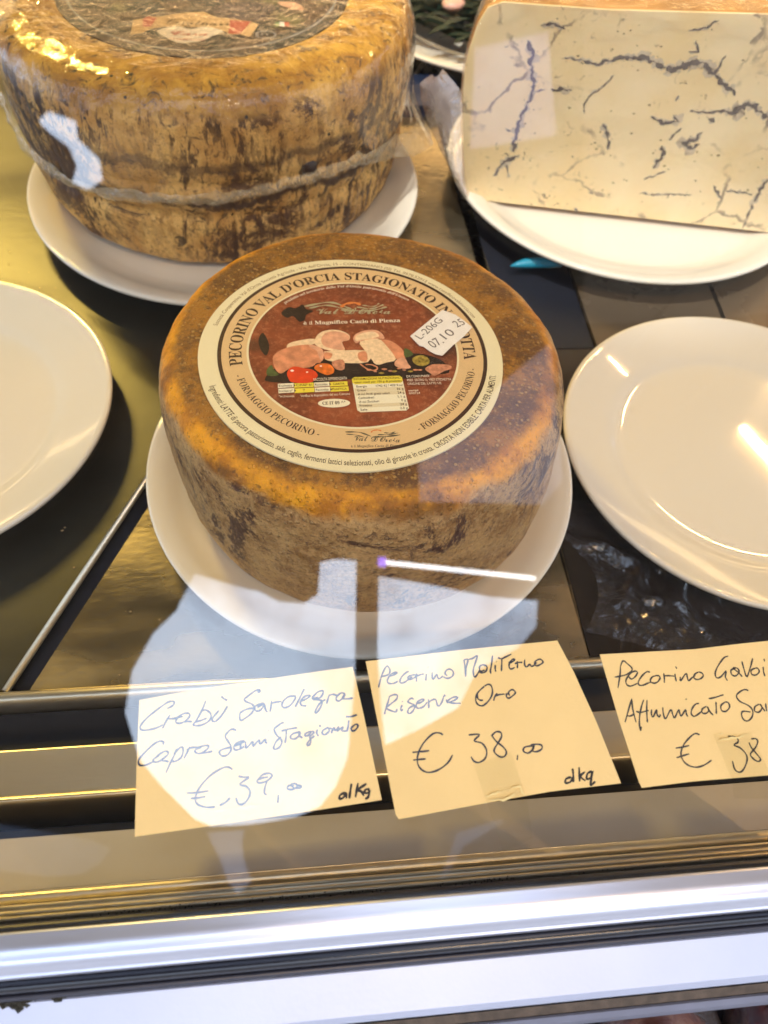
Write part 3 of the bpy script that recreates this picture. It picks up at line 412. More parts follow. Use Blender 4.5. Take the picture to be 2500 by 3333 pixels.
# light smoothing of the outline
for _ in range(2):cp=[cp[0]]+[((cp[i-1][0]+2*cp[i][0]+cp[i+1][0])/4,(cp[i-1][1]+2*cp[i][1]+cp[i+1][1])/4) for i in range(1,len(cp)-1)]+[cp[-1]]
NA=260;V=[];Fc=[]
for i in range(NA):
    a=2*math.pi*i/NA
    for r,t in cp:
        q=front_pt(r,t,a);d=Vector((math.cos(a),math.sin(a),.3 if t>.9 else 0))
        k=.0010*nz3(q,28,3)+.0006*nz3(q,80,9)+.0003*nz3(q,190,1)
        if t>.99 and r<.071:k*=.15
        V.append(q+d*k*(1 if r>.06 else 0))
m_=len(cp)
for i in range(NA):
    k=(i+1)%NA
    for j in range(m_-1):Fc.append((i*m_+j,k*m_+j,k*m_+j+1,i*m_+j+1))
Fc.append(tuple(i*m_ for i in reversed(range(NA))));Fc.append(tuple(i*m_+m_-1 for i in range(NA)))
def rind_front():
    m_,n,b=newmat('golden_brown_rind');N=n.nodes.new;L=n.links.new
    t=N('ShaderNodeTexCoord');obj=t.outputs['Object']
    sx=N('ShaderNodeSeparateXYZ');L(obj,sx.inputs[0])
    def ns(scale,det=6,rough=.6,dist=0,st=None):
        z=N('ShaderNodeTexNoise');z.inputs['Scale'].default_value=scale;z.inputs['Detail'].default_value=det;z.inputs['Roughness'].default_value=rough;z.inputs['Distortion'].default_value=dist
        if st:
            mp=N('ShaderNodeMapping');mp.inputs['Scale'].default_value=st;L(obj,mp.inputs[0]);L(mp.outputs[0],z.inputs['Vector'])
        else:L(obj,z.inputs['Vector'])
        return z.outputs['Fac']
    def mr(v,a,b_,c_=0,d_=1,sm=True):
        x=N('ShaderNodeMapRange');x.interpolation_type='SMOOTHSTEP' if sm else 'LINEAR';x.inputs['From Min'].default_value=a;x.inputs['From Max'].default_value=b_;x.inputs['To Min'].default_value=c_;x.inputs['To Max'].default_value=d_;L(v,x.inputs['Value']);return x.outputs[0]
    def mix(f,a,b_,mode='MIX'):
        x=N('ShaderNodeMix');x.data_type='RGBA';x.blend_type=mode
        if isinstance(f,float):x.inputs['Factor'].default_value=f
        else:L(f,x.inputs['Factor'])
        for nm,v in (('A',a),('B',b_)):
            if isinstance(v,tuple):x.inputs[nm].default_value=(*v,1)
            else:L(v,x.inputs[nm])
        return x.outputs['Result']
    def math_(op,a,b_):
        x=N('ShaderNodeMath');x.operation=op
        for i,v in enumerate((a,b_)):
            if isinstance(v,(int,float)):x.inputs[i].default_value=v
            else:L(v,x.inputs[i])
        return x.outputs[0]
    # height with wobble
    zw=math_('ADD',sx.outputs['Z'],math_('MULTIPLY',math_('SUBTRACT',ns(38,5),.5),.022))
    rx=math_('ADD',sx.outputs['X'],.0044);ry=math_('SUBTRACT',sx.outputs['Y'],.0011)
    rad=math_('SQRT',math_('ADD',math_('MULTIPLY',rx,rx),math_('MULTIPLY',ry,ry)),0)
    top=mr(zw,.0735,.0800)
    rw=math_('ADD',rad,math_('MULTIPLY',math_('SUBTRACT',ns(42,6,.65),.5),.013))
    crown=math_('MULTIPLY',mr(rw,.0785,.0845,1,0),mr(sx.outputs['Z'],.070,.074))
    side=mix(mr(ns(55,8,.68),.38,.66),(.58,.36,.14),(.30,.15,.045))
    side=mix(mr(ns(240,5,.75),.42,.62,0,.75),side,(.64,.40,.16));side=mix(mr(ns(560,4,.75),.50,.66,0,.6),side,(.16,.085,.035))
    # dark blooms
    bl=mr(ns(24,10,.82,.6),.54,.60);side=mix(bl,side,(.095,.045,.028))
    bl2=mr(ns(90,8,.8,1.2),.55,.64,0,.75);side=mix(bl2,side,(.10,.05,.03))
    edge=mix(mr(ns(45,7,.7),.40,.62),(.92,.40,.006),(.50,.18,.008))
    edge=mix(mr(ns(22,6,.7),.50,.66,0,.85),edge,(.19,.085,.016))
    tp=mix(mr(ns(34,8,.75),.42,.58),(.36,.155,.018),(.145,.058,.012))
    tp=mix(mr(ns(150,7,.8),.47,.60,0,.7),tp,(.085,.035,.012));tp=mix(mr(ns(480,4,.75),.52,.66,0,.5),tp,(.50,.27,.05))
    # pale pimples
    vo=N('ShaderNodeTexVoronoi');vo.inputs['Scale'].default_value=330;vo.inputs['Randomness'].default_value=.9;L(obj,vo.inputs['Vector'])
    pim=mr(vo.outputs['Distance'],.17,.30,1,0)
    pimk=math_('MULTIPLY',pim,mr(ns(60,3),.32,.48))
    tp=mix(math_('MULTIPLY',pimk,.62),tp,(.56,.34,.10))
    side=mix(math_('MULTIPLY',pimk,.35),side,(.55,.37,.17))
    c_=mix(top,side,edge);c_=mix(crown,c_,tp)
    c_=mix(mr(ns(420,3,.6),.60,.74,0,.6),c_,(.05,.03,.018))
    L(c_,b.inputs['Base Color'])
    L(mr(ns(90,4),.35,.65,.34,.60,False),b.inputs['Roughness']);b.inputs['Subsurface Weight'].default_value=.06;b.inputs['Subsurface Scale'].default_value=.004
    b.inputs['Specular IOR Level'].default_value=.42
    h=math_('ADD',math_('MULTIPLY',pim,.55),math_('MULTIPLY',ns(170,6,.7),1.3));h=math_('ADD',h,math_('MULTIPLY',ns(650,3,.6),.35))
    bp=N('ShaderNodeBump');bp.inputs['Strength'].default_value=1.0;bp.inputs['Distance'].default_value=.0012;L(h,bp.inputs['Height']);L(bp.outputs[0],b.inputs['Normal'])
    return m_
body=mesh('rind',[v-B0 for v in V],Fc,rind_front(),None,True);body.parent=ch;

# ---- printed paper label
LC=Vector((.0199,.2419,.0));LR=.0652
ln=Vector((TX,TY,1)).normalized();le=Vector((1,0,-ln.x/ln.z)).normalized();lv=ln.cross(le)
def ztop(x,y):return T0.z-TX*(x-T0.x)-TY*(y-T0.y)
LC.z=ztop(LC.x,LC.y)
def LP(u,v,h):  # label units (1 = label radius), h in metres above the paper
    return LC+le*(u*LR)+lv*(v*LR)+ln*(.0009+h)
lab_m=lambda n_,c_,r_=.45,var=.03,vs_=300,**k:P(n_,c_,r_,var=var,vscale=vs_,**k)
cream=lab_m('label_cream',(.82,.74,.46),.38,.02,120);tan=lab_m('label_tan',(.72,.50,.24),.36,.03,200);brown=lab_m('label_dark_brown',(.055,.025,.015),.35)
tx_dark=P('print_dark_brown',(.05,.022,.012),.45);tx_white=P('print_cream',(.85,.76,.58),.45);yellow=P('print_yellow',(.82,.68,.06),.4);palebox=P('print_pale_box',(.86,.80,.56),.4);row=P('print_tinted_row',(.74,.64,.40),.4)
def disc(name,cx,cy,r,h,mat,parent,n=160,thick=.00015,wob=0):
    pts=[LP(cx+(r+wob*math.sin(3*a+1)+wob*.6*math.sin(7*a))*math.cos(a),cy+(r+wob*math.sin(3*a+1)+wob*.6*math.sin(7*a))*math.sin(a),h) for a in (2*math.pi*i/n for i in range(n))]
    V,Fc=slab(pts,ln,thick);return mesh(name,V,Fc,mat,parent)
def lpoly(name,pts,h,mat,parent,sm=0,thick=.00004):
    if sm:pts=smooth_line(pts,sm,True)
    else:pts=[Vector(p) for p in pts]
    area_=sum(pts[i].x*pts[(i+1)%len(pts)].y-pts[(i+1)%len(pts)].x*pts[i].y for i in range(len(pts)))
    if area_<0:pts=pts[::-1]
    V,Fc=slab([LP(p.x,p.y,h) for p in pts],ln,thick);return mesh(name,V,Fc,mat,parent)
label=disc('label',0,0,1.0,0,cream,ch,200,.0008,.0035)
CX,CY=.013,.028
disc('border_ring',CX,CY,.888,.00007,brown,label,200,.00006);disc('tan_band',CX,CY,.862,.00014,tan,label,200,.00006);disc('picture_edge',CX,CY,.700,.00021,cream,label,160,.00006)
# the photograph printed in the middle
def picmat():
    m_,n,b=newmat('printed_brown_picture');N=n.nodes.new;L=n.links.new
    t=N('ShaderNodeTexCoord')
    def ns(s,d,r_,v0,v1,a,b_):
        z=N('ShaderNodeTexNoise');z.inputs['Scale'].default_value=s;z.inputs['Detail'].default_value=d;z.inputs['Roughness'].default_value=r_;L(t.outputs['Object'],z.inputs['Vector'])
        x=N('ShaderNodeMapRange');x.inputs['From Min'].default_value=v0;x.inputs['From Max'].default_value=v1;L(z.outputs['Fac'],x.inputs['Value'])
        m2=N('ShaderNodeMix');m2.data_type='RGBA';L(x.outputs[0],m2.inputs['Factor'])
        for q,c_ in (('A',a),('B',b_)):
            if isinstance(c_,tuple):m2.inputs[q].default_value=(*c_,1)
            else:L(c_,m2.inputs[q])
        return m2.outputs['Result']
    a=ns(60,6,.65,.35,.62,(.33,.085,.030),(.17,.045,.018));a2=ns(420,3,.7,.5,.75,a,(.42,.16,.07));a3=ns(38,3,.5,.56,.72,a2,(.035,.022,.012))
    L(a3,b.inputs['Base Color']);b.inputs['Roughness'].default_value=.35;return m_
disc('picture',CX,CY,.686,.00028,picmat(),label,160,.00006)
food=lambda n_,a,v_=.25,s_=500:P(n_,a,.4,var=v_,vscale=s_)
FD=dict(dark=food('print_shadow',(.022,.012,.010),.5),pink=food('print_pink_rind',(.66,.27,.13),.28,260),pale=food('print_pale_cheese',(.85,.62,.36),.16,600),peach=food('print_peach_cheese',(.74,.38,.22),.2,300),red=food('print_tomato_red',(.72,.06,.012),.15,200),orange=food('print_tomato_orange',(.74,.17,.02),.4,400),leaf=food('print_leaf',(.08,.11,.03),.3),olive=food('print_olive',(.33,.24,.04),.6,600),bread=food('print_bread',(.55,.24,.13),.35,600),white=P('print_glint',(.95,.85,.75),.4))
H1=.00034
def fp(nm,pts,mat,k):return lpoly(nm,pts,H1+k*.00002,FD[mat],label,3)
fp('print_shadow',[(-.564,-.222),(-.495,-.131),(-.34,-.097),(-.19,-.062),(.095,-.063),(.271,-.063),(.398,-.015),(.517,-.04),(.60,-.10),(.62,-.20),(.494,-.217),(.332,-.25),(-.059,-.248),(-.268,-.28),(-.53,-.262)],'dark',0)
fp('print_shadow',[(-.46,.40),(-.42,.35),(-.38,.37),(-.34,.31),(-.30,.33),(-.29,.38),(-.24,.42),(-.29,.44),(-.31,.49),(-.36,.45),(-.41,.46)],'dark',0)
fp('print_shadow',[(-.60,.05),(-.56,-.02),(-.54,.08),(-.58,.20),(-.61,.14)],'dark',0)

fp('print_leaf',[(-.556,-.154),(-.526,-.108),(-.51,-.154),(-.48,-.2),(-.549,-.205)],'leaf',1)
fp('print_cheese_slice',[(-.427,.064),(-.407,.097),(-.334,.125),(-.246,.137),(-.239,.094),(-.28,.076),(-.36,.07),(-.415,.043)],'pale',1)
fp('print_cheese_wheel',[(-.518,-.05),(-.494,.004),(-.439,.046),(-.36,.072),(-.28,.08),(-.217,.058),(-.187,.009),(-.207,-.086),(-.238,-.097),(-.263,-.126),(-.333,-.143),(-.403,-.137),(-.465,-.188),(-.503,-.143)],'pink',2)
fp('print_cheese_rim',[(-.28,.08),(-.217,.058),(-.186,.003),(-.198,-.074),(-.216,-.05),(-.232,.021),(-.27,.05)],'peach',3)
fp('print_cheese_wheel',[(-.243,.119),(-.22,.175),(-.178,.212),(-.113,.225),(-.048,.207),(-.006,.163),(-.017,.119),(-.062,.101),(-.047,.021),(-.123,.015),(-.201,.046),(-.24,.082)],'pale',2)
fp('print_cheese_wheel',[(-.198,.131),(-.171,.187),(-.113,.209),(-.049,.194),(-.01,.163),(-.017,.119),(-.064,.101),(-.05,.027),(-.122,.036),(-.184,.07)],'peach',3)
fp('print_cheese_wheel',[(.187,.12),(.256,.114),(.316,.058),(.349,-.015),(.339,-.069),(.283,-.063),(.234,.058)],'pink',2)
fp('print_cheese_wedge',[(-.183,.003),(-.155,.015),(.101,.015),(.097,-.092),(-.058,-.098),(-.159,-.074),(-.182,-.05)],'pale',3)
fp('print_rind_patch',[(.045,.0),(.095,.005),(.092,-.085),(.05,-.08),(.035,-.04)],'pink',4);fp('print_rind_patch',[(-.183,.003),(-.13,-.01),(-.15,-.06),(-.182,-.05)],'pink',4)
fp('print_cheese_half',[(.017,.144),(.04,.182),(.1,.214),(.175,.218),(.213,.182),(.225,.132),(.176,.132),(.068,.11),(.034,.088),(.019,.113)],'peach',3)
fp('print_cheese_half',[(.03,.144),(.05,.172),(.1,.195),(.16,.200),(.19,.17),(.176,.145),(.068,.12),(.034,.108)],'pale',4)
fp('print_cheese_wedge',[(.059,.101),(.176,.132),(.234,.058),(.283,-.069),(.22,-.099),(.15,-.118),(.113,-.039),(.078,.033)],'pale',5)
fp('print_garlic',[(.272,-.099),(.303,-.063),(.344,-.061),(.359,-.111),(.373,-.152),(.318,-.158),(.276,-.134)],'peach',4)
fp('print_leaf',[(.35,.033),(.385,.015),(.404,-.027),(.345,-.051)],'leaf',3)
fp('print_olive',[(.391,-.069),(.427,-.039),(.476,-.039),(.505,-.082),(.49,-.123),(.448,-.137),(.406,-.117)],'olive',4)
fp('print_bread',[(.479,-.147),(.522,-.123),(.587,-.121),(.640,-.136),(.636,-.165),(.586,-.188),(.524,-.228),(.496,-.205),(.468,-.17)],'bread',3)
fp('print_tomato',[(-.136,-.086),(-.064,-.068),(-.057,-.144),(-.085,-.167),(-.123,-.144)],'bread',4)
fp('print_tomato',[(-.252,-.149),(-.239,-.115),(-.199,-.1),(-.153,-.109),(-.127,-.15),(-.133,-.19),(-.173,-.207),(-.218,-.184)],'orange',5)
fp('print_tomato',[(-.428,-.189),(-.41,-.143),(-.371,-.126),(-.325,-.143),(-.271,-.155),(-.238,-.19),(-.239,-.229),(-.291,-.28),(-.397,-.268),(-.419,-.234)],'red',6)
for x,y,s in ((-.395,-.165,.012),(-.30,-.18,.008),(-.21,-.125,.008)):fp('print_glint',[(x-s,y),(x,y+s*.8),(x+s,y),(x,y-s*.8)],'white',7)
for i in range(11):
    x=.10+.034*i+random.uniform(-.01,.01);y=-.165-.012*(i%3)+random.uniform(-.008,.008);s=random.uniform(.012,.02)
    fp('print_nut',[(x-s,y),(x,y+s*.5),(x+s,y),(x,y-s*.5)],('pink','bread','olive')[i%3],4)
mb=MB();ribbon(mb,smooth_line([(.045,-.11),(.07,-.14),(.10,-.165),(.14,-.17),(.155,-.145),(.12,-.12),(.08,-.115)],5),.010,LP,H1+.0001);mb.build('print_onion_ring',FD['pink'],label)

# ---- lettering: built-in font turned into meshes and bent along arcs
def mb_(s,u,l,d=None):
    r_=''
    for c_ in s:
        if 'A'<=c_<='Z':r_+=chr(u+ord(c_)-65)
        elif 'a'<=c_<='z' and not(l==0x1D44E and c_=='h'):r_+=chr(l+ord(c_)-97)
        elif d and '0'<=c_<='9':r_+=chr(d+ord(c_)-48)
        else:r_+=c_
    return r_
serif=lambda s:mb_(s,0x1D400,0x1D41A,0x1D7CE)
script=lambda s:mb_(s,0x1D4D0,0x1D4EA)
serifit=lambda s:mb_(s,0x1D468,0x1D482)
def text_geo(s,off=0.0,res=3):
    c_=bpy.data.curves.new('t','FONT');c_.body=s;c_.size=1;c_.resolution_u=res;c_.offset=off
    o=bpy.data.objects.new('t',c_);col.objects.link(o)
    dg=bpy.context.evaluated_depsgraph_get();me=bpy.data.meshes.new_from_object(o.evaluated_get(dg))
    V=[tuple(v.co) for v in me.vertices];Fc=[tuple(p.vertices) for p in me.polygons]
    bpy.data.objects.remove(o);bpy.data.curves.remove(c_);bpy.data.meshes.remove(me)
    xs=[v[0] for v in V];x0,x1=min(xs),max(xs)
    return [(v[0]-x0,v[1]) for v in V],Fc,x1-x0
CAP=.70
def text_line(mb,s,p0,p1,cap,to3,h,off=0.0):
    """fit between p0 (baseline start) and p1 (baseline end); cap = capital height"""
    V,Fc,wd=text_geo(s,off);d=(Vector(p1)-Vector(p0));L_=d.length;d.normalize();n_=Vector((-d.y,d.x))
    out=[]
    for x,y in V:
        q=Vector(p0)+d*(x/wd*L_)+n_*(y/CAP*cap);out.append(to3(q.x,q.y,h))
    mb.add(out,Fc)
def text_arc(mb,s,c_,r,a0,a1,cap,to3,h,inward=False,off=0.0):
    V,Fc,wd=text_geo(s,off);out=[]
    for x,y in V:
        a=R(a0+(a1-a0)*x/wd);rr=r-(y/CAP*cap) if inward else r+(y/CAP*cap)
        out.append(to3(c_[0]+rr*math.cos(a),c_[1]+rr*math.sin(a),h))
    mb.add(out,Fc)
HT=.00016
mb=MB();text_arc(mb,serif("PECORINO VAL D'ORCIA STAGIONATO IN GROTTA"),(CX,CY),.733,190,-8,.083,LP,HT,off=.004);mb.build('title_lettering',tx_dark,label)
mb=MB();text_arc(mb,serif("- FORMAGGIO PECORINO -"),(CX,CY),.800,196.5,251,.050,LP,HT,True);mb.build('subtitle_lettering',tx_dark,label);mb=MB();text_arc(mb,serif("- FORMAGGIO PECORINO -"),(CX,CY),.812,-64,-14,.050,LP,HT,True);mb.build('subtitle_lettering',tx_dark,label)
mb=MB();text_arc(mb,"Ingredienti: LATTE di pecora pastorizzato, sale, caglio, fermenti lattici selezionati, olio di girasole in crosta. CROSTA NON EDIBILE. CARTA PER ALIMENTI.",(0,0),.957,197.5,346,.043,LP,.00003,True,.006);mb.build('ingredients_lettering',tx_dark,label)
mb=MB();text_arc(mb,"Società Cooperativa Val d'Orcia Società Agricola - Via dell'Orcia, 15 - CONTIGNANO (SI) Tel. 0578.52012 www.caseificiovaldorcia.com",(0,.008),.925,163,21,.030,LP,.00003);mb.build('address_lettering',P('print_soft_brown',(.20,.11,.05),.5),label)
HP=.00052
mb=MB();text_arc(mb,mb_("prodotto nel territorio della Val d'Orcia patrimonio dell'Unesco",0x1D468,0x1D482),(CX,CY),.642,134,50,.026,LP,HP);mb.build('motto_lettering',tx_white,label);mb=MB()
text_line(mb,'è il '+serif("Magnifico Cacio di Pienza"),(-.31,.275),(.35,.297),.036,LP,HP,.004);mb.build('slogan_lettering',tx_white,label);mb=MB()
text_line(mb,"RACCOLTA DIFFERENZIATA",(-.261,-.262),(-.047,-.252),.026,LP,HP)
text_line(mb,"Verifica le disposizioni del tuo Comune",(-.347,-.402),(-.038,-.388),.022,LP,HP);text_line(mb,"*se presente",(-.482,-.400),(-.385,-.400),.020,LP,HP);mb.build('recycling_lettering',tx_white,label);mb=MB()
for i,(s,x1,y) in enumerate((("DA CONSUMARSI",.484,-.243),("PREF. ENTRO IL: VEDI ETICHETTA",.625,-.277),("ORIGINE DEL LATTE: UE",.555,-.310),("stampa",.40,-.368),("090724",.408,-.394))):
    text_line(mb,s,(.337,y),(x1,y+.004),.021 if i<3 else .018,LP,HP)
mb.build('expiry_lettering',tx_white,label)
# script logo on the picture and on the band
def logo(mbt,x0,x1,y,cap,h,mt):
    text_line(mbt,script("Val D'Orcia"),(x0,y),(x1,y-.004),cap,LP,h,.006)
g1=P('print_grey_green',(.42,.38,.22),.45)
mb=MB();logo(mb,-.22,.291,.385,.062,HP,None)
for k,(a,b_,c_,w_) in enumerate((((-.30,.465),(-.12,.505),(.02,.435),.014),((-.27,.445),(-.14,.475),(.0,.425),.012),((-.05,.425),(.14,.415),(.27,.455),.012),((.06,.455),(.17,.440),(.25,.48),.010),((.10,.475),(.18,.462),(.22,.495),.008))):
    ribbon(mb,smooth_line([a,b_,c_],8),w_,LP,HP-.00001*k,.5)
mb.build('logo_on_picture',g1,label)
sun_m=P('print_orange_sun',(.70,.22,.05),.45)
mb=MB();ribbon(mb,smooth_line([(-.05,.455),(-.01,.490),(.05,.500),(.09,.478)],6),.020,LP,HP+.00001,.3);mb.build('logo_sun',sun_m,label)
mb=MB();text_line(mb,script("Val D'Orcia"),(-.037,-.765),(.239,-.788),.046,LP,HT,.006);text_line(mb,'è il '+serifit("Magnifico Cacio di Pienza"),(-.058,-.818),(.241,-.822),.020,LP,HT,.004)
for k,(a,b_,c_,w_) in enumerate((((-.085,-.694),(.0,-.70),(.07,-.735),.008),((-.08,-.712),(-.02,-.722),(.03,-.742),.006),((.08,-.740),(.16,-.738),(.247,-.728),.009),((.11,-.722),(.17,-.724),(.235,-.712),.007),((.15,-.708),(.19,-.712),(.22,-.702),.006))):
    ribbon(mb,smooth_line([a,b_,c_],6),w_,LP,HT+.00001*k,.5)
mb.build('logo_on_band',P('print_olive_brown',(.10,.085,.05),.45),label)
mb=MB();ribbon(mb,smooth_line([(.070,-.703),(.085,-.688),(.115,-.684),(.135,-.692)],6),.009,LP,HT+.00002,.3);mb.build('logo_sun',sun_m,label)
# recycling boxes
def cell(x0,x1,y0,y1,mat,sl=.010):return lpoly('info_cell',[(x0,y0),(x1,y0+sl*.6),(x1,y1+sl*.6),(x0,y1)],HP-.00006,mat,label)
cell(-.486,-.388,-.318,-.281,palebox);cell(-.386,-.262,-.3175,-.280,yellow);cell(-.259,-.163,-.312,-.275,palebox);cell(-.161,-.047,-.311,-.273,yellow)
cell(-.483,-.385,-.364,-.326,palebox);cell(-.383,-.259,-.3635,-.325,yellow);cell(-.256,-.160,-.359,-.320,palebox);cell(-.158,-.043,-.358,-.318,yellow)
mb=MB()
for s,x0,x1,y in (("Etichetta",-.480,-.398,-.309),("C/PAP 81",-.372,-.272,-.306),("Raccolta",-.253,-.175,-.303),("CARTA",-.140,-.066,-.300),("Involucro*",-.478,-.394,-.355),("7",-.328,-.316,-.352),("Raccolta",-.250,-.170,-.349),("PLASTICA",-.147,-.054,-.346)):text_line(mb,s,(x0,y),(x1,y+.002),.020,LP,HP,.004)
for x,y in ((-.386,-.298),(-.161,-.292),(-.383,-.344),(-.158,-.338)):
    mb.add([LP(x,y+.012,HP),LP(x,y-.012,HP),LP(x+.010,y,HP)],[(0,1,2)])
# nutrition panel
rc=lambda x0,x1,y0,y1,r_:[(x0+r_,y0),(x1-r_,y0),(x1,y0+r_),(x1,y1-r_),(x1-r_,y1),(x0+r_,y1),(x0,y1-r_),(x0,y0+r_)]
sk=lambda pts:[(x+(-.234-y)*.06,y+x*.03) for x,y in pts]
lpoly('nutrition_panel',sk(rc(-.018,.306,-.538,-.232,.018)),HP-.00010,palebox,label);lpoly('nutrition_header',sk(rc(-.018,.306,-.297,-.232,.016)),HP-.00006,yellow,label)
for y0,y1 in ((-.362,-.332),(-.396,-.364),(-.500,-.470)):lpoly('nutrition_row',sk([(-.012,y0),(.302,y0),(.302,y1),(-.012,y1)]),HP-.00007,row,label)
def skl(s,x0,x1,y,cap):
    a,b_=sk([(x0,y),(x1,y)]);text_line(mb,s,a,b_,cap,LP,HP,.004)
skl("INFORMAZIONI NUTRIZIONALI",-.008,.294,-.260,.021);skl("valori medi per 100 g di prodotto",-.006,.298,-.288,.019)
for i,(s,x1,v_,vx) in enumerate((("Energia",.068,"1742 KJ / 420 Kcal",.127),("Grassi",.058,"36 g",.255),("di cui Acidi grassi saturi",.205,"24 g",.255),("Carboidrati",.100,"1,1 g",.252),("di cui Zuccheri",.128,"0 g",.268),("Proteine",.078,"24 g",.255),("Sale",.044,"2,0 g",.250))):
    y=-.326-.0335*i;skl(s,.002,x1,y,.019);skl(v_,vx,.298,y,.019)
lpoly('approval_oval',[(-.141+.100*math.cos(a),-.457+.037*math.sin(a)) for a in (2*math.pi*i/40 for i in range(40))],HP-.00006,palebox,label)
text_line(mb,serif("CE IT 09 44"),(-.213,-.470),(-.069,-.466),.026,LP,HP,.006)
mb.build('table_lettering',tx_dark,label)
# small torn price sticker
stk=[(.401,.145),(.53,.28),(.655,.411),(.70,.385),(.74,.36),(.79,.30),(.839,.23),(.77,.14),(.68,.05),(.595,-.049),(.55,-.035),(.516,-.007),(.48,.04),(.454,.049),(.43,.09)]
sm=[Vector(p) for p in stk]
if sum(sm[i].x*sm[(i+1)%len(sm)].y-sm[(i+1)%len(sm)].x*sm[i].y for i in range(len(sm)))<0:sm=sm[::-1]
V,Fc=slab([LP(p.x,p.y,.0010) for p in sm],ln,.0002);sticker=mesh('sticker',V,Fc,P('white_sticker_paper',(.86,.82,.74),.6,var=.04,vscale=200),ch);sticker['label']='small torn white sticker printed with a lot number and date'
mb=MB();ig=P('print_grey_digits',(.12,.10,.09),.6)
text_line(mb,"L-206G",(.470,.108),(.648,.296),.056,LP,.00105,.0);text_line(mb,"07.",(.545,.020),(.625,.075),.075,LP,.00105);text_line(mb,"10",(.640,.105),(.715,.165),.070,LP,.00105);text_line(mb,"25",(.735,.225),(.800,.262),.068,LP,.00105)
mb.build('sticker_digits',ig,sticker)

# ================================================================ REAR CHEESE WHEEL IN CLING FILM
cw=thing('cheese_wheel','large rear cheese wheel with basket grooves, dark label and cling film','cheese',(-.0525,.5215,.012))
C0=Vector((-.0525,.5215,.012));HA=.1135
ctrl=[(.02,0),(.108,0),(.1150,.03),(.1185,.10),(.1230,.30),(.1262,.52),(.1275,.72),(.1268,.86),(.1240,.94),(.1190,.985),(.113,1.0),(.105,1.005),(.097,.998),(.089,.985),(.06,.985),(.004,.985)]
cp=[]
for i in range(len(ctrl)-1):
    a,b=ctrl[i],ctrl[i+1];n_=max(1,int(math.hypot(b[0]-a[0],(b[1]-a[1])*HA)/.0024))
    for k in range(n_):cp.append((a[0]+(b[0]-a[0])*k/n_,a[1]+(b[1]-a[1])*k/n_))
cp.append(ctrl[-1])
for _ in range(2):cp=[cp[0]]+[((cp[i-1][0]+2*cp[i][0]+cp[i+1][0])/4,(cp[i-1][1]+2*cp[i][1]+cp[i+1][1])/4) for i in range(1,len(cp)-1)]+[cp[-1]]
NA=600;V=[];Fc=[];GR=112
def groove(a,t):
    g_=abs(math.sin(a*GR/2+.9*nz3((math.cos(a),math.sin(a),t*.6),3,5)));return g_
for i in range(NA):
    a=2*math.pi*i/NA;ca,sa=math.cos(a),math.sin(a)
    for r,t in cp:
        q=Vector((r*ca,r*sa,t*HA));k=.0016*nz3(q,22,4)+.0008*nz3(q,70,2)
        if r>.10 and t<.97:
            g_=1-min(1,groove(a,t)/.55);am=.0022*max(0,min(1,(.97-t)*12))*max(0,.45+nz3(q,14,11)*1.3);k-=g_*am
            k-=.0024*math.exp(-((t-.38-.03*nz3(q,9,8))/.035)**2)+.0020*math.exp(-((t-.55-.03*nz3(q,9,18))/.022)**2)*max(0,ca*.3-sa)
        up=Vector((ca,sa,0)) if t<.9 else Vector((ca*.4,sa*.4,.9))
        if t>.96 and r<.118 and r>.089:k+=.0012*nz3(q,120,6)
        if r<.088:k=0
        V.append(C0+q+up*k)
m_=len(cp)
for i in range(NA):
    k=(i+1)%NA
    for j in range(m_-1):Fc.append((i*m_+j,k*m_+j,k*m_+j+1,i*m_+j+1))
Fc.append(tuple(i*m_ for i in reversed(range(NA))));Fc.append(tuple(i*m_+m_-1 for i in range(NA)))
class NG:   # tiny node-graph writer
    def __init__(s,name):
        s.m,s.n,s.b=newmat(name);s.N=s.n.nodes.new;s.L=s.n.links.new;s.t=s.N('ShaderNodeTexCoord');s.obj=s.t.outputs['Object']
    def ns(s,scale,det=6,rough=.6,dist=0,st=None):
        z=s.N('ShaderNodeTexNoise');z.inputs['Scale'].default_value=scale;z.inputs['Detail'].default_value=det;z.inputs['Roughness'].default_value=rough;z.inputs['Distortion'].default_value=dist
        if st:
            mp=s.N('ShaderNodeMapping');mp.inputs['Scale'].default_value=st;s.L(s.obj,mp.inputs[0]);s.L(mp.outputs[0],z.inputs['Vector'])
        else:s.L(s.obj,z.inputs['Vector'])
        return z.outputs['Fac']
    def mr(s,v,a,b_,c_=0,d_=1):
        x=s.N('ShaderNodeMapRange');x.interpolation_type='SMOOTHSTEP';x.inputs['From Min'].default_value=a;x.inputs['From Max'].default_value=b_;x.inputs['To Min'].default_value=c_;x.inputs['To Max'].default_value=d_;s.L(v,x.inputs['Value']);return x.outputs[0]
    def mix(s,f,a,b_,mode='MIX'):
        x=s.N('ShaderNodeMix');x.data_type='RGBA';x.blend_type=mode
        if isinstance(f,float):x.inputs['Factor'].default_value=f
        else:s.L(f,x.inputs['Factor'])
        for nm,v in (('A',a),('B',b_)):
            if isinstance(v,tuple):x.inputs[nm].default_value=(*v,1)
            else:s.L(v,x.inputs[nm])
        return x.outputs['Result']
    def ma(s,op,a,b_):
        x=s.N('ShaderNodeMath');x.operation=op
        for i,v in enumerate((a,b_)):
            if isinstance(v,(int,float)):x.inputs[i].default_value=v
            else:s.L(v,x.inputs[i])
        return x.outputs[0]
    def bump(s,h,st=.6,d=.001):
        bp=s.N('ShaderNodeBump');bp.inputs['Strength'].default_value=st;bp.inputs['Distance'].default_value=d;s.L(h,bp.inputs['Height']);s.L(bp.outputs[0],s.b.inputs['Normal'])
g=NG('basket_rind');sx=g.N('ShaderNodeSeparateXYZ');g.L(g.obj,sx.inputs[0])
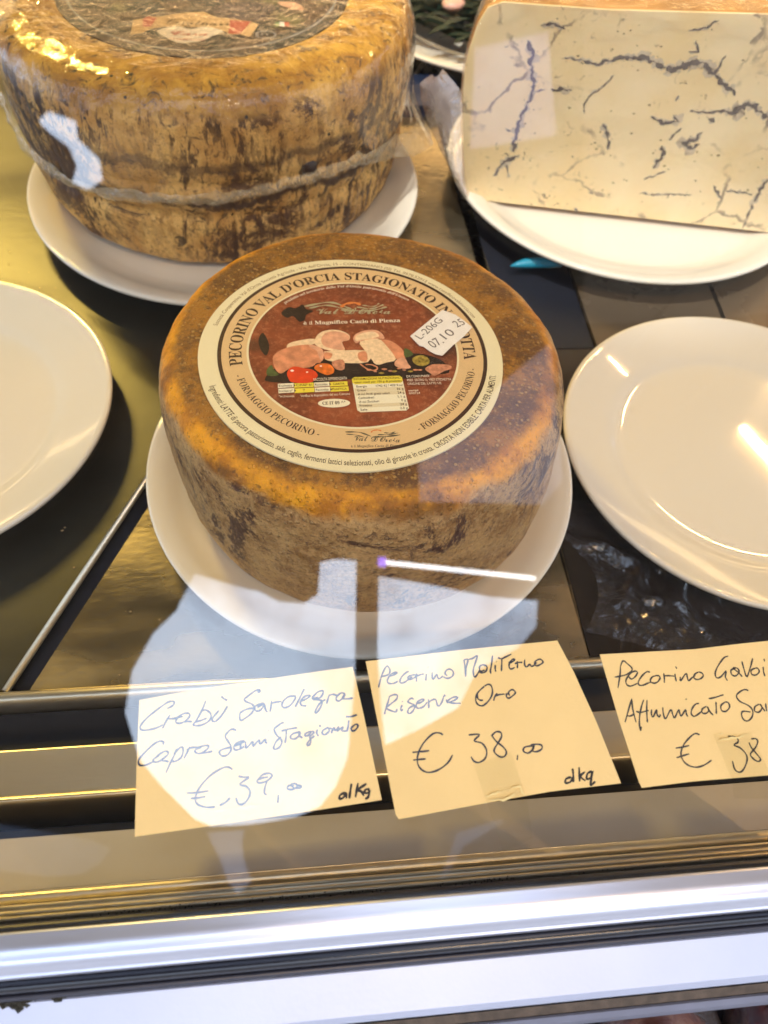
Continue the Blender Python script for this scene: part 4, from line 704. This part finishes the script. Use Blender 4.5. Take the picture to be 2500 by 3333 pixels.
zz_=g.ma('ADD',sx.outputs['Z'],g.ma('MULTIPLY',g.ma('SUBTRACT',g.ns(30,5),.5),.02))
topm=g.mr(zz_,.098,.108)
side=g.mix(g.mr(g.ns(40,7,.65),.35,.65),(.84,.52,.16),(.56,.29,.07))
# dark streaks lying in the vertical grooves: noise squeezed round the wheel
ang=g.N('ShaderNodeMath');ang.operation='ARCTAN2';g.L(sx.outputs['Y'],ang.inputs[0]);g.L(sx.outputs['X'],ang.inputs[1])
cb=g.N('ShaderNodeCombineXYZ');g.L(g.ma('MULTIPLY',ang.outputs[0],9.5),cb.inputs[0]);g.L(g.ma('MULTIPLY',sx.outputs['Z'],24),cb.inputs[1])
zn=g.N('ShaderNodeTexNoise');zn.inputs['Scale'].default_value=2.4;zn.inputs['Detail'].default_value=5;zn.inputs['Roughness'].default_value=.7;g.L(cb.outputs[0],zn.inputs['Vector'])
streak=g.mr(zn.outputs['Fac'],.485,.565)
patch=g.mr(g.ns(16,7,.68),.40,.60)
side=g.mix(g.ma('MULTIPLY',streak,g.ma('ADD',g.ma('MULTIPLY',patch,.8),.2)),side,(.055,.022,.010))
side=g.mix(g.mr(g.ns(19,9,.80,.8),.515,.58,0,.96),side,(.085,.035,.014))
side=g.mix(g.mr(g.ns(75,6,.75,1.5),.56,.66,0,.85),side,(.03,.018,.014))
# seam lines running round
for zc,wd,st_ in ((.052,.0035,.85),(.075,.0030,.55)):
    ln_=g.ma('ABSOLUTE',g.ma('SUBTRACT',g.ma('ADD',sx.outputs['Z'],g.ma('MULTIPLY',g.ma('SUBTRACT',g.ns(26,6,.7),.5),.030)),zc),0)
    side=g.mix(g.ma('MULTIPLY',g.mr(ln_,wd*.4,wd*1.3,min(1,st_*1.15),0),g.mr(g.ns(20,5),.34,.48)),side,(.07,.035,.02))
tp=g.mix(g.mr(g.ns(60,7,.7),.36,.62),(.66,.36,.045),(.38,.17,.016))
tp=g.mix(g.mr(g.ns(120,6,.7,1.),.53,.64,0,.9),tp,(.09,.045,.02))
side=g.mix(g.mr(g.ns(300,6,.78),.52,.64,0,.6),side,(.10,.045,.018))
c_=g.mix(topm,side,tp)
vo=g.N('ShaderNodeTexVoronoi');vo.inputs['Scale'].default_value=130;g.L(g.obj,vo.inputs['Vector'])
c_=g.mix(g.ma('MULTIPLY',g.mr(vo.outputs['Distance'],.10,.16,1,0),g.mr(g.ns(30,3),.5,.56)),c_,(.03,.018,.012))
g.L(c_,g.b.inputs['Base Color']);g.b.inputs['Roughness'].default_value=.5
g.bump(g.ma('ADD',g.ma('MULTIPLY',g.ns(110,6,.7),1.6),g.ma('MULTIPLY',zn.outputs['Fac'],-.8)),.8,.0014)
ob=mesh('rind',[v-C0 for v in V],Fc,g.m,None,True);ob.parent=cw
# dark round hole in the side
hd=Vector((math.cos(R(-62)),math.sin(R(-62)),0));hp=C0+hd*.1262+Vector((0,0,.066))
V,Fc=lathe([(.0005,.0012),(.003,.0010),(.0045,.0004),(.0052,-.0008),(.004,-.002)],(0,0,0),24)
q=hd.to_track_quat('Z','Y');V=[hp+q@(Vector(v)*(1+.25*nz3(Vector(v),300,3))) for v in V];mesh('rind_knot',V,Fc,P('knot_dark',(.035,.016,.012),.35,bump=.4,bscale=600),cw,True)
# top label of the rear wheel
LAz=C0.z+HA*.985+.0006
def A3(x,y,h):return Vector((x,y,LAz+h))
g=NG('dark_printed_label')
cc=g.mix(g.mr(g.ns(45,5,.6,.8),.40,.62),(.006,.012,.011),(.06,.026,.010));cc=g.mix(g.mr(g.ns(22,4,.6),.56,.68),cc,(.16,.15,.05));g.L(cc,g.b.inputs['Base Color']);g.b.inputs['Roughness'].default_value=.35
V,Fc=slab([A3(-.0514+.0860*math.cos(a),.5227+.0860*math.sin(a),0) for a in (2*math.pi*i/160 for i in range(160))],(0,0,1),.0006);al=mesh('label',V,Fc,g.m,cw)
def apoly(nm,pts,h,mat,sm=4):
    pp=smooth_line(pts,sm,True) if sm else [Vector(p) for p in pts]
    if sum(pp[i].x*pp[(i+1)%len(pp)].y-pp[(i+1)%len(pp)].x*pp[i].y for i in range(len(pp)))<0:pp=pp[::-1]
    V,Fc=slab([A3(p.x,p.y,h) for p in pp],(0,0,1),.00006);return mesh(nm,V,Fc,mat,al)
mb=MB();ribbon(mb,[Vector((-.0514+.0790*math.cos(R(a)),.5227+.0790*math.sin(R(a)))) for a in range(-178,0,2)],.0012,A3,.0001,.3);mb.build('printed_ring',P('print_grey_line',(.30,.30,.26),.5),al)
apoly('printed_banner',[(-.0882,.4603),(-.0881,.4777),(-.083,.4795),(-.0811,.482),(-.074,.482),(-.0685,.4849),(-.0572,.4886),(-.05,.489),(-.0425,.4829),(-.0323,.481),(-.025,.479),(-.0189,.4754),(-.0237,.4606),(-.0291,.4634),(-.0347,.4632),(-.0391,.4676),(-.0492,.471),(-.0576,.4706),(-.0703,.4708),(-.0777,.4675),(-.0822,.4628)],.0001,P('print_gold_banner',(.55,.33,.12),.4,var=.2,vscale=120),0)
rd=P('print_red',(.45,.07,.03),.4)
apoly('printed_banner_fold',[(-.083,.4795),(-.0804,.482),(-.0757,.4806),(-.0780,.4697),(-.0824,.4695)],.0002,rd,0);apoly('printed_banner_fold',[(-.0350,.4794),(-.0232,.4783),(-.0291,.4634),(-.0355,.4639)],.0002,rd,0)
apoly('printed_crest',[(-.0741,.4653),(-.0701,.4685),(-.064,.4711),(-.056,.4676),(-.0492,.471),(-.0391,.4668),(-.0397,.4638),(-.0438,.4606),(-.0484,.4552),(-.0566,.452),(-.0628,.4525),(-.0694,.4581),(-.0732,.4624)],.0003,P('print_pale_crest',(.66,.55,.38),.4,var=.12,vscale=200))
for x0,x1,mt in ((-.0099,-.0073,P('print_green',(.03,.16,.05),.4)),(-.0073,-.0046,P('print_white',(.7,.66,.58),.4)),(-.0046,-.0018,rd)):apoly('printed_flag_stripe',[(x0,.4740),(x1,.4730),(x1,.4786),(x0,.4789)],.0001,mt,0)
mb=MB();ribbon(mb,[Vector((-.0149+.0052*math.cos(R(a)),.4633+.0042*math.sin(R(a)))) for a in range(0,361,12)],.0007,A3,.0001,.2)
text_line(mb,"IT",(-.0175,.4622),(-.0123,.4622),.0022,A3,.0001);mb.build('printed_oval',P('print_grey_line2',(.33,.33,.30),.5),al)
apoly('printed_ham',[(-.0081,.5034),(.0017,.5039),(.0071,.4958),(.0044,.494),(-.003,.497)],.0001,P('print_ham',(.62,.33,.18),.4,var=.2,vscale=150));apoly('printed_meat',[(-.0451,.4949),(-.0387,.5001),(-.0254,.5025),(-.0119,.4998),(-.0112,.49),(-.0214,.48),(-.0359,.4817),(-.0433,.4853)],.0001,P('print_dark_meat',(.07,.045,.04),.4,var=.4,vscale=150))
mb=MB();text_line(mb,script("Originari"),(-.0700,.4732),(-.0350,.4725),.0070,A3,.00026,.004);mb.build('banner_lettering',P('print_brown_script',(.16,.09,.03),.5),al)
mb=MB();text_line(mb,script("Casa"),(-.0665,.4600),(-.0465,.4600),.0055,A3,.00042,.004);text_line(mb,"FORMAGGI",(-.0668,.4543),(-.0480,.4543),.0024,A3,.00042,.003);mb.build('crest_lettering',rd,al)
# cling film
ED=[(-180,.100),(-165,.094),(-150,.0860),(-145,.0680),(-132,.0598),(-120,.0604),(-102.6,.0652),(-86.4,.0668),(-68.5,.0711),(-57.8,.0705),(-48.4,.0694),(-33.3,.0584),(-20,.0480),(-9,.0450),(5,.055),(30,.075),(60,.08),(180,.100)]
def edge_z(d):
    for i in range(len(ED)-1):
        if ED[i][0]<=d<=ED[i+1][0]:
            t=(d-ED[i][0])/(ED[i+1][0]-ED[i][0]);return ED[i][1]+(ED[i+1][1]-ED[i][1])*t
    return .1
def rad_at(z):
    t=(z-.012)/HA
    for i in range(1,11):
        if ctrl[i][1]<=t<=ctrl[i+1][1]:
            k=(t-ctrl[i][1])/(ctrl[i+1][1]-ctrl[i][1]+1e-9);return ctrl[i][0]+(ctrl[i+1][0]-ctrl[i][0])*k
    return .113
NF=360;V=[];Fc=[];rows=None;zt=C0.z+HA
for i in range(NF):
    d=-180+360*i/NF;a=R(d);ca,sa=math.cos(a),math.sin(a);ze=edge_z(d);pr=[]
    for r in (.0,.02,.04,.06,.075,.086,.095,.103,.110,.116,.121):pr.append((max(r,.0005),zt+.0022-(.0006 if r<.09 else 0)-max(0,(r-.108))*.28))
    for k in range(15):
        z=(zt-.0055)+(ze-(zt-.0055))*k/14;pr.append((rad_at(z)+.0018,z))
    fl=math.exp(-((d+11)/12)**2)*.021+math.exp(-((d+143)/9)**2)*.004
    for k in range(len(pr)):
        r,z=pr[k];x=ca*r;y=sa*r;q=Vector((x,y,z));s=0
        if r>.06:s=.0010*nz3(q,60,7)+.0007*nz3((q.x*30,q.y*30,q.z*8),1,3)
        if k>=19:s+=fl*((k-18)/7)**1.5+.0012*((k-18)/7)*nz3(q,160,2)
        if k<11:V.append(C0*0+Vector((C0.x+x,C0.y+y,z+abs(s)*.8)))
        else:V.append(Vector((C0.x+ca*(r+s),C0.y+sa*(r+s),z+(.0010*nz3(q,90,5) if k>=24 else 0))))
m_=len(pr)
for i in range(NF):
    k=(i+1)%NF
    for j in range(m_-1):Fc.append((i*m_+j,i*m_+j+1,k*m_+j+1,k*m_+j))
fm=film_mat('cling_film',.032,4,.035,.9,60,haze=.006,hazecol=(.8,.7,.5),detail=4)
film=mesh('cling_film',V,Fc,fm,cw,True)
# gathered edge of the film: thick wrinkled rope of plastic
em=film_mat('film_edge',.07,4,.10,1.0,420,haze=.22,hazecol=(1.0,.76,.36),detail=4)
V=[];Fc=[];n_=0
for i in range(NF+1):
    d=-180+360*i/NF
    if not(-158<=d<=16):continue
    a=R(d);ca,sa=math.cos(a),math.sin(a);ze=edge_z(d);fl=math.exp(-((d+11)/12)**2)*.021+math.exp(-((d+143)/9)**2)*.004
    r0=rad_at(ze)+.0018
    wd=.0072+.0040*nz3((ca,sa,0),11,4)+.0015*nz3((ca,sa,0),34,6)+.010*math.exp(-((d+20)/16)**2)
    for k in range(7):
        u=k/6;z=ze-.0006+wd*(1-u)*.9;r=r0+fl*(1-.6*(1-u))+.0007+.0012*math.sin(u*math.pi)+.0024*nz3((ca*.13,sa*.13,z),190,3)
        V.append((C0.x+ca*r,C0.y+sa*r,z-.0008*nz3((ca,sa,0),40,2)))
    if n_:
        for k in range(6):b=(n_-1)*7;Fc.append((b+k,b+k+1,b+8+k,b+7+k))
    n_+=1
mesh('film_edge',V,Fc,em,cw,True)

# ================================================================ MARBLED CHEESE HALF
bl=Vector((.1202,.4805,.0125));dx=Vector((.98201793,-.18878765,0));nB=Vector((dx.y,-dx.x,0))
bc=thing('marbled_cheese','pale cut cheese half with dark mould veins in cling film','cheese',(.23,.50,.0125))
def BF(s,z,off=0):return bl+dx*s+Vector((0,0,z))+nB*off   # off>0 towards the viewer
g=NG('pale_cheese_paste')
zz_=g.N('ShaderNodeSeparateXYZ');g.L(g.obj,zz_.inputs[0])
cc=g.mix(g.mr(g.ns(14,5,.55),.35,.65),(.95,.75,.47),(.90,.66,.34))
cc=g.mix(g.mr(g.ns(90,7,.75,.5),.63,.69,0,.8),cc,(.20,.15,.10))
cc=g.mix(g.ma('MULTIPLY',g.mr(g.ns(150,5,.7,1.5),.615,.66),g.mr(g.ns(14,3,.5),.48,.58)),cc,(.13,.10,.09))
wn=g.N('ShaderNodeTexNoise');wn.inputs['Scale'].default_value=30;wn.inputs['Detail'].default_value=5;wn.inputs['Roughness'].default_value=.65;g.L(g.obj,wn.inputs['Vector'])
wv=g.N('ShaderNodeVectorMath');wv.operation='SCALE';g.L(wn.outputs['Color'],wv.inputs[0]);wv.inputs['Scale'].default_value=.030
wa=g.N('ShaderNodeVectorMath');g.L(g.obj,wa.inputs[0]);g.L(wv.outputs[0],wa.inputs[1])
ve=g.N('ShaderNodeTexVoronoi');ve.feature='DISTANCE_TO_EDGE';ve.inputs['Scale'].default_value=23;g.L(wa.outputs[0],ve.inputs['Vector'])
vm_=g.ma('MULTIPLY',g.mr(ve.outputs['Distance'],.008,.040,1,0),g.mr(g.ns(17,4,.6),.50,.60))
cc=g.mix(g.ma('MULTIPLY',vm_,.8),cc,(.17,.135,.11))
g.L(cc,g.b.inputs['Base Color']);g.b.inputs['Roughness'].default_value=.42;g.b.inputs['Subsurface Weight'].default_value=.15;g.b.inputs['Subsurface Scale'].default_value=.01
g.bump(g.ns(120,5,.6),.35,.0008)
paste=g.m
rindm=P('orange_rind',(.50,.24,.05),.4,var=.35,vscale=45,bump=.5,bscale=180)
# outline of the cut face (mm): left edge bulges, top slightly sloping
HB=[(0,0),(218,0),(232,3),(240,16),(244,60),(243,110),(236,128),(222,134),(150,133),(60,126.5),(0,124.5),(-8,121),(-12.5,112),(-15.5,98),(-16.5,86),(-15,66),(-11,42),(-7,18),(-4,5)]
HBs=HB
ns_=14;V=[];Fc=[];n_=len(HBs);cxm=114
for j in range(ns_+1):
    ph=j/ns_*math.pi/2
    for x,z in HBs:
        xx=cxm+(x-cxm)*math.cos(ph*.96);V.append(BF(xx/1000,z/1000,-.128*math.sin(ph)))
for j in range(ns_):
    for i in range(n_):
        k=(i+1)%n_;Fc.append((j*n_+i,j*n_+k,(j+1)*n_+k,(j+1)*n_+i))
Fc.append(tuple(ns_*n_+i for i in range(n_)))
Vb=V;
mesh('rind',V,Fc,rindm,bc,True)
V,Fc=slab([BF(x/1000,z/1000,.0016) for x,z in HBs],nB,.0016);mesh('cut_face',V,Fc,paste,bc)
# veins: ragged crevices of mould on the cut face
vm=P('mould_vein',(.12,.10,.095),.6,var=.35,vscale=400);vr=random.Random(3)
def vein_mesh(mb,wf,h0,seed,hairs):
    for vi,v in enumerate(VEINS):
        pts=[];ws=[]
        for i in range(len(v)-1):
            a,b=v[i],v[i+1];n_=max(2,int(math.hypot(b[0]-a[0],b[1]-a[1])/.45))
            for k in range(n_):
                t=k/n_;x=a[0]+(b[0]-a[0])*t;z=a[1]+(b[1]-a[1])*t
                x+=1.1*noise.noise(Vector((x*.25,z*.25,5)))+.22*noise.noise(Vector((x*1.1,z*1.1,8)));z+=1.1*noise.noise(Vector((x*.25,z*.25,15)))+.22*noise.noise(Vector((x*1.1,z*1.1,18)))
                pts.append((x,z));ws.append(a[2]+(b[2]-a[2])*t)
        L_=[];R2=[];n_=len(pts)
        for i,(x,z) in enumerate(pts):
            a=pts[max(i-1,0)];b=pts[min(i+1,n_-1)];tx,tz=b[0]-a[0],b[1]-a[1];l=math.hypot(tx,tz) or 1;nx,nz_=-tz/l,tx/l
            h=h0+.000004*vi;e=min(1,i/4+.1,(n_-1-i)/4+.1)
            def ww(sd):return ws[i]*wf*e*max(.08,.55+1.3*noise.noise(Vector((x*.33,z*.33,sd)))+.35*noise.noise(Vector((x*1.6,z*1.6,sd+3))))
            wl,wr=ww(seed),ww(seed+40);L_.append(BF((x+nx*wl)/1000,(z+nz_*wl)/1000,h));R2.append(BF((x-nx*wr)/1000,(z-nz_*wr)/1000,h))
        mb.add(L_+R2,[(i,i+1,n_+i+1,n_+i) for i in range(n_-1)])
        if hairs:
            for i in range(2,n_,4):
                if vr.random()<.55:
                    x,z=pts[i];k=5;cx_=x+vr.gauss(0,1.0+ws[i]*.5);cz_=z+vr.gauss(0,1.0+ws[i]*.5);s_=vr.uniform(.12,.45)
                    mb.add([BF((cx_+s_*vr.uniform(.5,1.4)*math.cos(q*1.2566))/1000,(cz_+s_*vr.uniform(.5,1.4)*math.sin(q*1.2566))/1000,h0+.0000005*i) for q in range(k)],[tuple(range(k))])
mb=MB();vein_mesh(mb,1.15,.00168,11,False);mb.build('vein_halo',P('mould_halo',(.62,.52,.37),.5,var=.15,vscale=200),bc,kind='stuff')
mb=MB();vein_mesh(mb,.66,.0018,3,True);mb.build('vein',vm,bc,kind='stuff')
mb=MB()
for i in range(110):
    x=vr.uniform(10,225);z=vr.uniform(6,122);s=vr.choice((.35,.5,.8,1.1));k=6
    if x<45 and vr.random()<.7:continue
    a0=vr.uniform(0,6);pp=[BF((x+s*vr.uniform(.5,1.2)*math.cos(a0+q*6.283/k))/1000,(z+s*.7*vr.uniform(.5,1.2)*math.sin(a0+q*6.283/k))/1000,.00172) for q in range(k)]
    mb.add(pp,[tuple(range(k))])
mb.build('mould_speck',P('mould_speck_brown',(.30,.22,.11),.6),bc,kind='stuff')
# film pulled over the face and over the rind
bfm=film_mat('cheese_wrap',.035,4,.06,.5,26,haze=.02,hazecol=(.8,.75,.7),detail=3)
V=[];Fc=[];nu,nv=60,36
for i in range(nu+1):
    for j in range(nv+1):
        s=-.019+.262*i/nu;z=.001+.1305*j/nv
        lx=-.0165+.012*((j/nv-.62)/.62)**2 if j/nv<.62 else -.0165+.016*((j/nv-.62)/.38)**2
        s=max(s,lx-.0015);q=(s,z,0)
        off=.0034+.0010*noise.noise(Vector((s*35,z*30,3)))+.0022*max(0,1-abs(z-.122)/.016)*noise.noise(Vector((s*60,z*120,9)))
        V.append(BF(s,z,off))
for i in range(nu):
    for j in range(nv):
        b=i*(nv+1)+j;Fc.append((b,b+nv+1,b+nv+2,b+1))
mesh('cling_film',V,Fc,bfm,bc,True)
V=[];Fc=[];n_=len(HBs)
for j in range(ns_+1):
    ph=j/ns_*math.pi/2
    for i,(x,z) in enumerate(HBs):
        q=BF((cxm+(x-cxm)*math.cos(ph*.96))/1000,z/1000,-.128*math.sin(ph));o_=BF(cxm/1000,.06,-.05);d=(q-o_).normalized();k=.0018+.0012*noise.noise(q*70)
        V.append(q+Vector((d.x,d.y,d.z if z>20 else 0))*k)
for j in range(ns_):
    for i in range(n_):
        if 1<=i<=2 or i==0:continue
        k=(i+1)%n_;Fc.append((j*n_+i,j*n_+k,(j+1)*n_+k,(j+1)*n_+i))
mesh('cling_film',V,Fc,fm,bc,True)
# twisted tail of the wrap sticking out at the left
gt=film_mat('wrap_tail',.14,3,.10,1.0,110,haze=.42,hazecol=(.72,.60,.52),detail=4)
TL=[(-36,82),(-43,76),(-41.5,66),(-37,55),(-31.5,44),(-26,36),(-21.5,28),(-16,18),(-9,9),(-3,6)]
TRr=[(-30,86),(-22,79),(-17,74),(-15,66),(-14,56),(-13,46),(-11,36),(-9,26),(-6,15),(-2,7)]
V=[];Fc=[];nc=12
for i in range(len(TL)*4-3):
    k=i/4;a=int(k);b=min(a+1,len(TL)-1);t=k-a
    l=(TL[a][0]+(TL[b][0]-TL[a][0])*t,TL[a][1]+(TL[b][1]-TL[a][1])*t);r_=(TRr[a][0]+(TRr[b][0]-TRr[a][0])*t,TRr[a][1]+(TRr[b][1]-TRr[a][1])*t)
    for j in range(nc+1):
        u=j/nc;x=l[0]+(r_[0]-l[0])*u;z=l[1]+(r_[1]-l[1])*u
        off=.004+.006*math.sin(u*math.pi)+.0035*noise.noise(Vector((x*.11,z*.05,2)))+.0016*noise.noise(Vector((x*.4,z*.15,7)))
        V.append(BF(x/1000,z/1000,off))
for i in range(len(TL)*4-4):
    for j in range(nc):b=i*(nc+1)+j;Fc.append((b,b+1,b+nc+2,b+nc+1))
mesh('film_tail',V,Fc,gt,bc,True)

# ================================================================ HANDWRITTEN CARDS TAPED UNDER THE GLASS
pm=M['paper']
def card(outline,strokes,dark,label,w_,tape_pts,crk,name_ink=M['ink']):
    us=[p[0] for p in outline];vs_=[p[1] for p in outline];cu,cv=sum(us)/len(us),sum(vs_)/len(vs_)
    t=thing('price_card',label,'price card',on_glass(cu,cv,0),'handwritten price cards taped under the glass')
    pts=outline
    if sum(pts[i][0]*pts[(i+1)%len(pts)][1]-pts[(i+1)%len(pts)][0]*pts[i][1] for i in range(len(pts)))<0:pts=pts[::-1]
    V,Fc=slab([on_glass(u,v,-.0004) for u,v in pts],GN,.0003);mesh('paper',V,Fc,pm,t)
    t3=lambda u,v,h:on_glass(u,v,h)
    mb=MB()
    for i,s in enumerate(strokes):
        pp=smooth_line(s,4);
        if len(pp)==2:pp=[pp[0],(pp[0]+pp[1])/2,pp[1]]
        ribbon(mb,pp,w_,t3,-.00037+i*.0000007,.18)
    mb.build('handwriting',name_ink,t)
    if dark:
        mb=MB()
        for i,s in enumerate(dark):ribbon(mb,smooth_line(s,4) if len(s)>2 else [Vector(s[0]),(Vector(s[0])+Vector(s[1]))/2,Vector(s[1])],w_*1.25,t3,-.00034+i*.0000007,.18)
        mb.build('unit_handwriting',M['inkblack'],t)
    tp=tape_pts
    if sum(tp[i][0]*tp[(i+1)%len(tp)][1]-tp[(i+1)%len(tp)][0]*tp[i][1] for i in range(len(tp)))<0:tp=tp[::-1]
    V,Fc=slab([on_glass(u,v,.0002) for u,v in tp],GN,.00006);tape=mesh('tape_strip',V,Fc,tape_m,t)
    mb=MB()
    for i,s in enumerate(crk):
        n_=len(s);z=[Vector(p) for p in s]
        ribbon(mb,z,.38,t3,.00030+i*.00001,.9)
    mb.build('crease_highlight',crease_m,tape)  # pale gold ribbons painted as highlights along the tape crinkles
    return t
tape_m=film_mat('clear_tape',.012,5,.2,0,60,tint=(.985,.985,.97),haze=.0,hazecol=(.9,.75,.45));crease_m=P('painted_crease_shine',(.95,.80,.40),.25,spec=.8)
card(CARDS['c1'],CARD1,CARD1K,'leftmost cream price card, handwritten in blue, priced 39 euros per kilo',.56,TAPES['t1'],CRINKLE['k1'])
card(CARDS['c2'],CARD2,CARD2K,'middle cream price card with a black al kg note, priced 38 euros',.52,TAPES['t2'],CRINKLE['k2'],P('ink_grey_blue',(.035,.045,.075),.6))
card(CARDS['c3'],CARD3,None,'rightmost cream price card in dark grey ink, cut off by the right edge',.50,TAPES['t3'],CRINKLE['k3'],P('ink_grey',(.04,.04,.045),.6))

# ================================================================ SMALL THINGS
V,Fc=tube([(.139,.4165,.004),(.1445,.4180,.004),(.150,.4192,.004),(.168,.4195,.004),(.1745,.4200,.004)],[.0004,.0022,.0034,.0036,.0034],10)
o=mesh('cyan_glimmer',V,Fc,P('cyan_glimmer_paint',(.015,.27,.40),.4),None,True);tag(o,'small solid standing in for a cyan reflection on the dark tray behind the front cheese','glimmer')  # cyan reflection streak put in as a solid coloured piece
# dark green garnish on the far platter
gn=thing('green_garnish','dark green plastic leaves lying on the cream platter at the back','garnish',(.17,.76,.018))
gm1=P('dark_leaf_green',(.008,.024,.016),.45,var=.4,vscale=90);gr=random.Random(5);mb=MB();mb2=MB()
def blade(mbx,x,y,z,a,l,w,lift):
    d=Vector((math.cos(a),math.sin(a),0));n_=Vector((-d.y,d.x,0));pts=[];k=6
    L_=[];R2=[]
    for i in range(k+1):
        t=i/k;ww=w*math.sin(math.pi*min(1,.12+t*.88))*.5;c_=Vector((x,y,z))+d*(l*t)+Vector((0,0,lift*math.sin(t*2.4)))
        L_.append(c_+n_*ww);R2.append(c_-n_*ww+Vector((0,0,-.001)))
    mbx.add(L_+R2,[(k+1+i,k+2+i,i+1,i) for i in range(k)])
for i in range(420):
    x=gr.uniform(.09,.26);y=gr.uniform(.655,.84)
    if math.hypot(x-.195,y-.785)>.118:continue
    blade(mb,x,y,.0215+gr.uniform(0,.014),gr.uniform(2.4,4.2),gr.uniform(.02,.045),gr.uniform(.006,.013),.006)
mb.build('leaf_cluster',gm1,gn,True,'stuff')
for i in range(9):blade(mb2,.165+.004*i,.765-.006*i,.037,3.6+gr.uniform(-.3,.3),.05,.003,.004)
mb2.build('stalk',P('pale_stalk',(.22,.22,.10),.5),gn,True)
V,Fc=lathe([(.001,.004),(.006,.0035),(.010,.001),(.009,-.002)],(.1365,.7150,.040),20);V=[Vector((v[0]+(v[1]-.715)*.2,v[1]*1,v[2])) for v in V]
o=mesh('ham_piece',V,Fc,P('pink_ham',(.66,.38,.28),.4,var=.15,vscale=200),None,True);tag(o,'small pink piece of ham on the dark green leaves','ham')
# dark blue box edge behind the wheels
o=mesh('blue_tray',*box(.072,.135,.615,.665,-.004,.006),P('navy_plastic',(.008,.018,.055),.35),None);tag(o,'dark navy plastic tray between the rear wheel and the marbled cheese','tray')
o['category']='tray'
# vacuum packed meat on the lower shelf
mt=thing('packed_meat','vacuum packed red meat on the lower shelf at bottom right','packed meat',(.19,-.02,-.15))
V,Fc=[],[];n1,n2=40,30
def lump(cx_,cy_,cz_,rx,ry,rz,seed,amp=.18):
    V=[];Fc=[]
    for i in range(n1):
        for j in range(n2+1):
            a=2*math.pi*i/n1;b=math.pi*j/n2;d=Vector((math.cos(a)*math.sin(b),math.sin(a)*math.sin(b),math.cos(b)));k=1+amp*noise.noise(d*2.1+Vector((seed,0,0)))+amp*.4*noise.noise(d*6+Vector((seed,0,0)))
            V.append((cx_+rx*d.x*k,cy_+ry*d.y*k,cz_+rz*d.z*k))
    for i in range(n1):
        for j in range(n2):k=(i+1)%n1;Fc.append((i*(n2+1)+j,i*(n2+1)+j+1,k*(n2+1)+j+1,k*(n2+1)+j))
    return V,Fc
g=NG('red_meat');cc=g.mix(g.mr(g.ns(40,6,.65,1.),.40,.60),(.20,.035,.025),(.50,.24,.16));cc=g.mix(g.mr(g.ns(30,4),.55,.65),cc,(.08,.02,.018));g.L(cc,g.b.inputs['Base Color']);g.b.inputs['Roughness'].default_value=.3;g.bump(g.ns(90,5),.5,.002)
pf=film_mat('pack_film',.08,4,.08,1.0,60,haze=.12,hazecol=(.6,.6,.7))
for k,(x,y,z,rx,ry,rz) in enumerate(((.155,-.030,-.118,.030,.034,.028),(.215,-.034,-.110,.028,.036,.032),(.275,-.036,-.118,.032,.036,.028))):
    mesh('meat_piece',*lump(x,y,z,rx,ry,rz,k*7.3),g.m,mt,True);mesh('pack_film',*lump(x,y,z,rx*1.12,ry*1.12,rz*1.12,k*7.3+.3,.26),pf,mt,True)

# crumpled film added to imitate bluish reflections between the two front plates
V=[];Fc=[];n1,n2=46,40
for i in range(n1+1):
    for j in range(n2+1):
        u=i/n1;v=j/n2;x=.128+.085*u+.012*math.sin(v*5);y=.150+.085*v-.03*u;q=Vector((x*70,y*70,1));
        rg=abs(noise.noise(q*.8));z=.003+.012*max(0,.5-rg)*math.sin(math.pi*min(1,u*1.2+.05))*math.sin(math.pi*min(1,v*1.05+.03))+.0012*noise.noise(q*3)
        V.append((x,y,max(-.0035,z-.002)))
for i in range(n1):
    for j in range(n2):b=i*(n2+1)+j;Fc.append((b,b+n2+1,b+n2+2,b+1))
o=mesh('reflection_film',V,Fc,film_mat('added_bag_film',.05,4,.10,.8,90,haze=.03,hazecol=(.5,.5,.6)),None,True);tag(o,'added crumpled clear film imitating bluish reflections on the dark tray between the two front plates','added film')
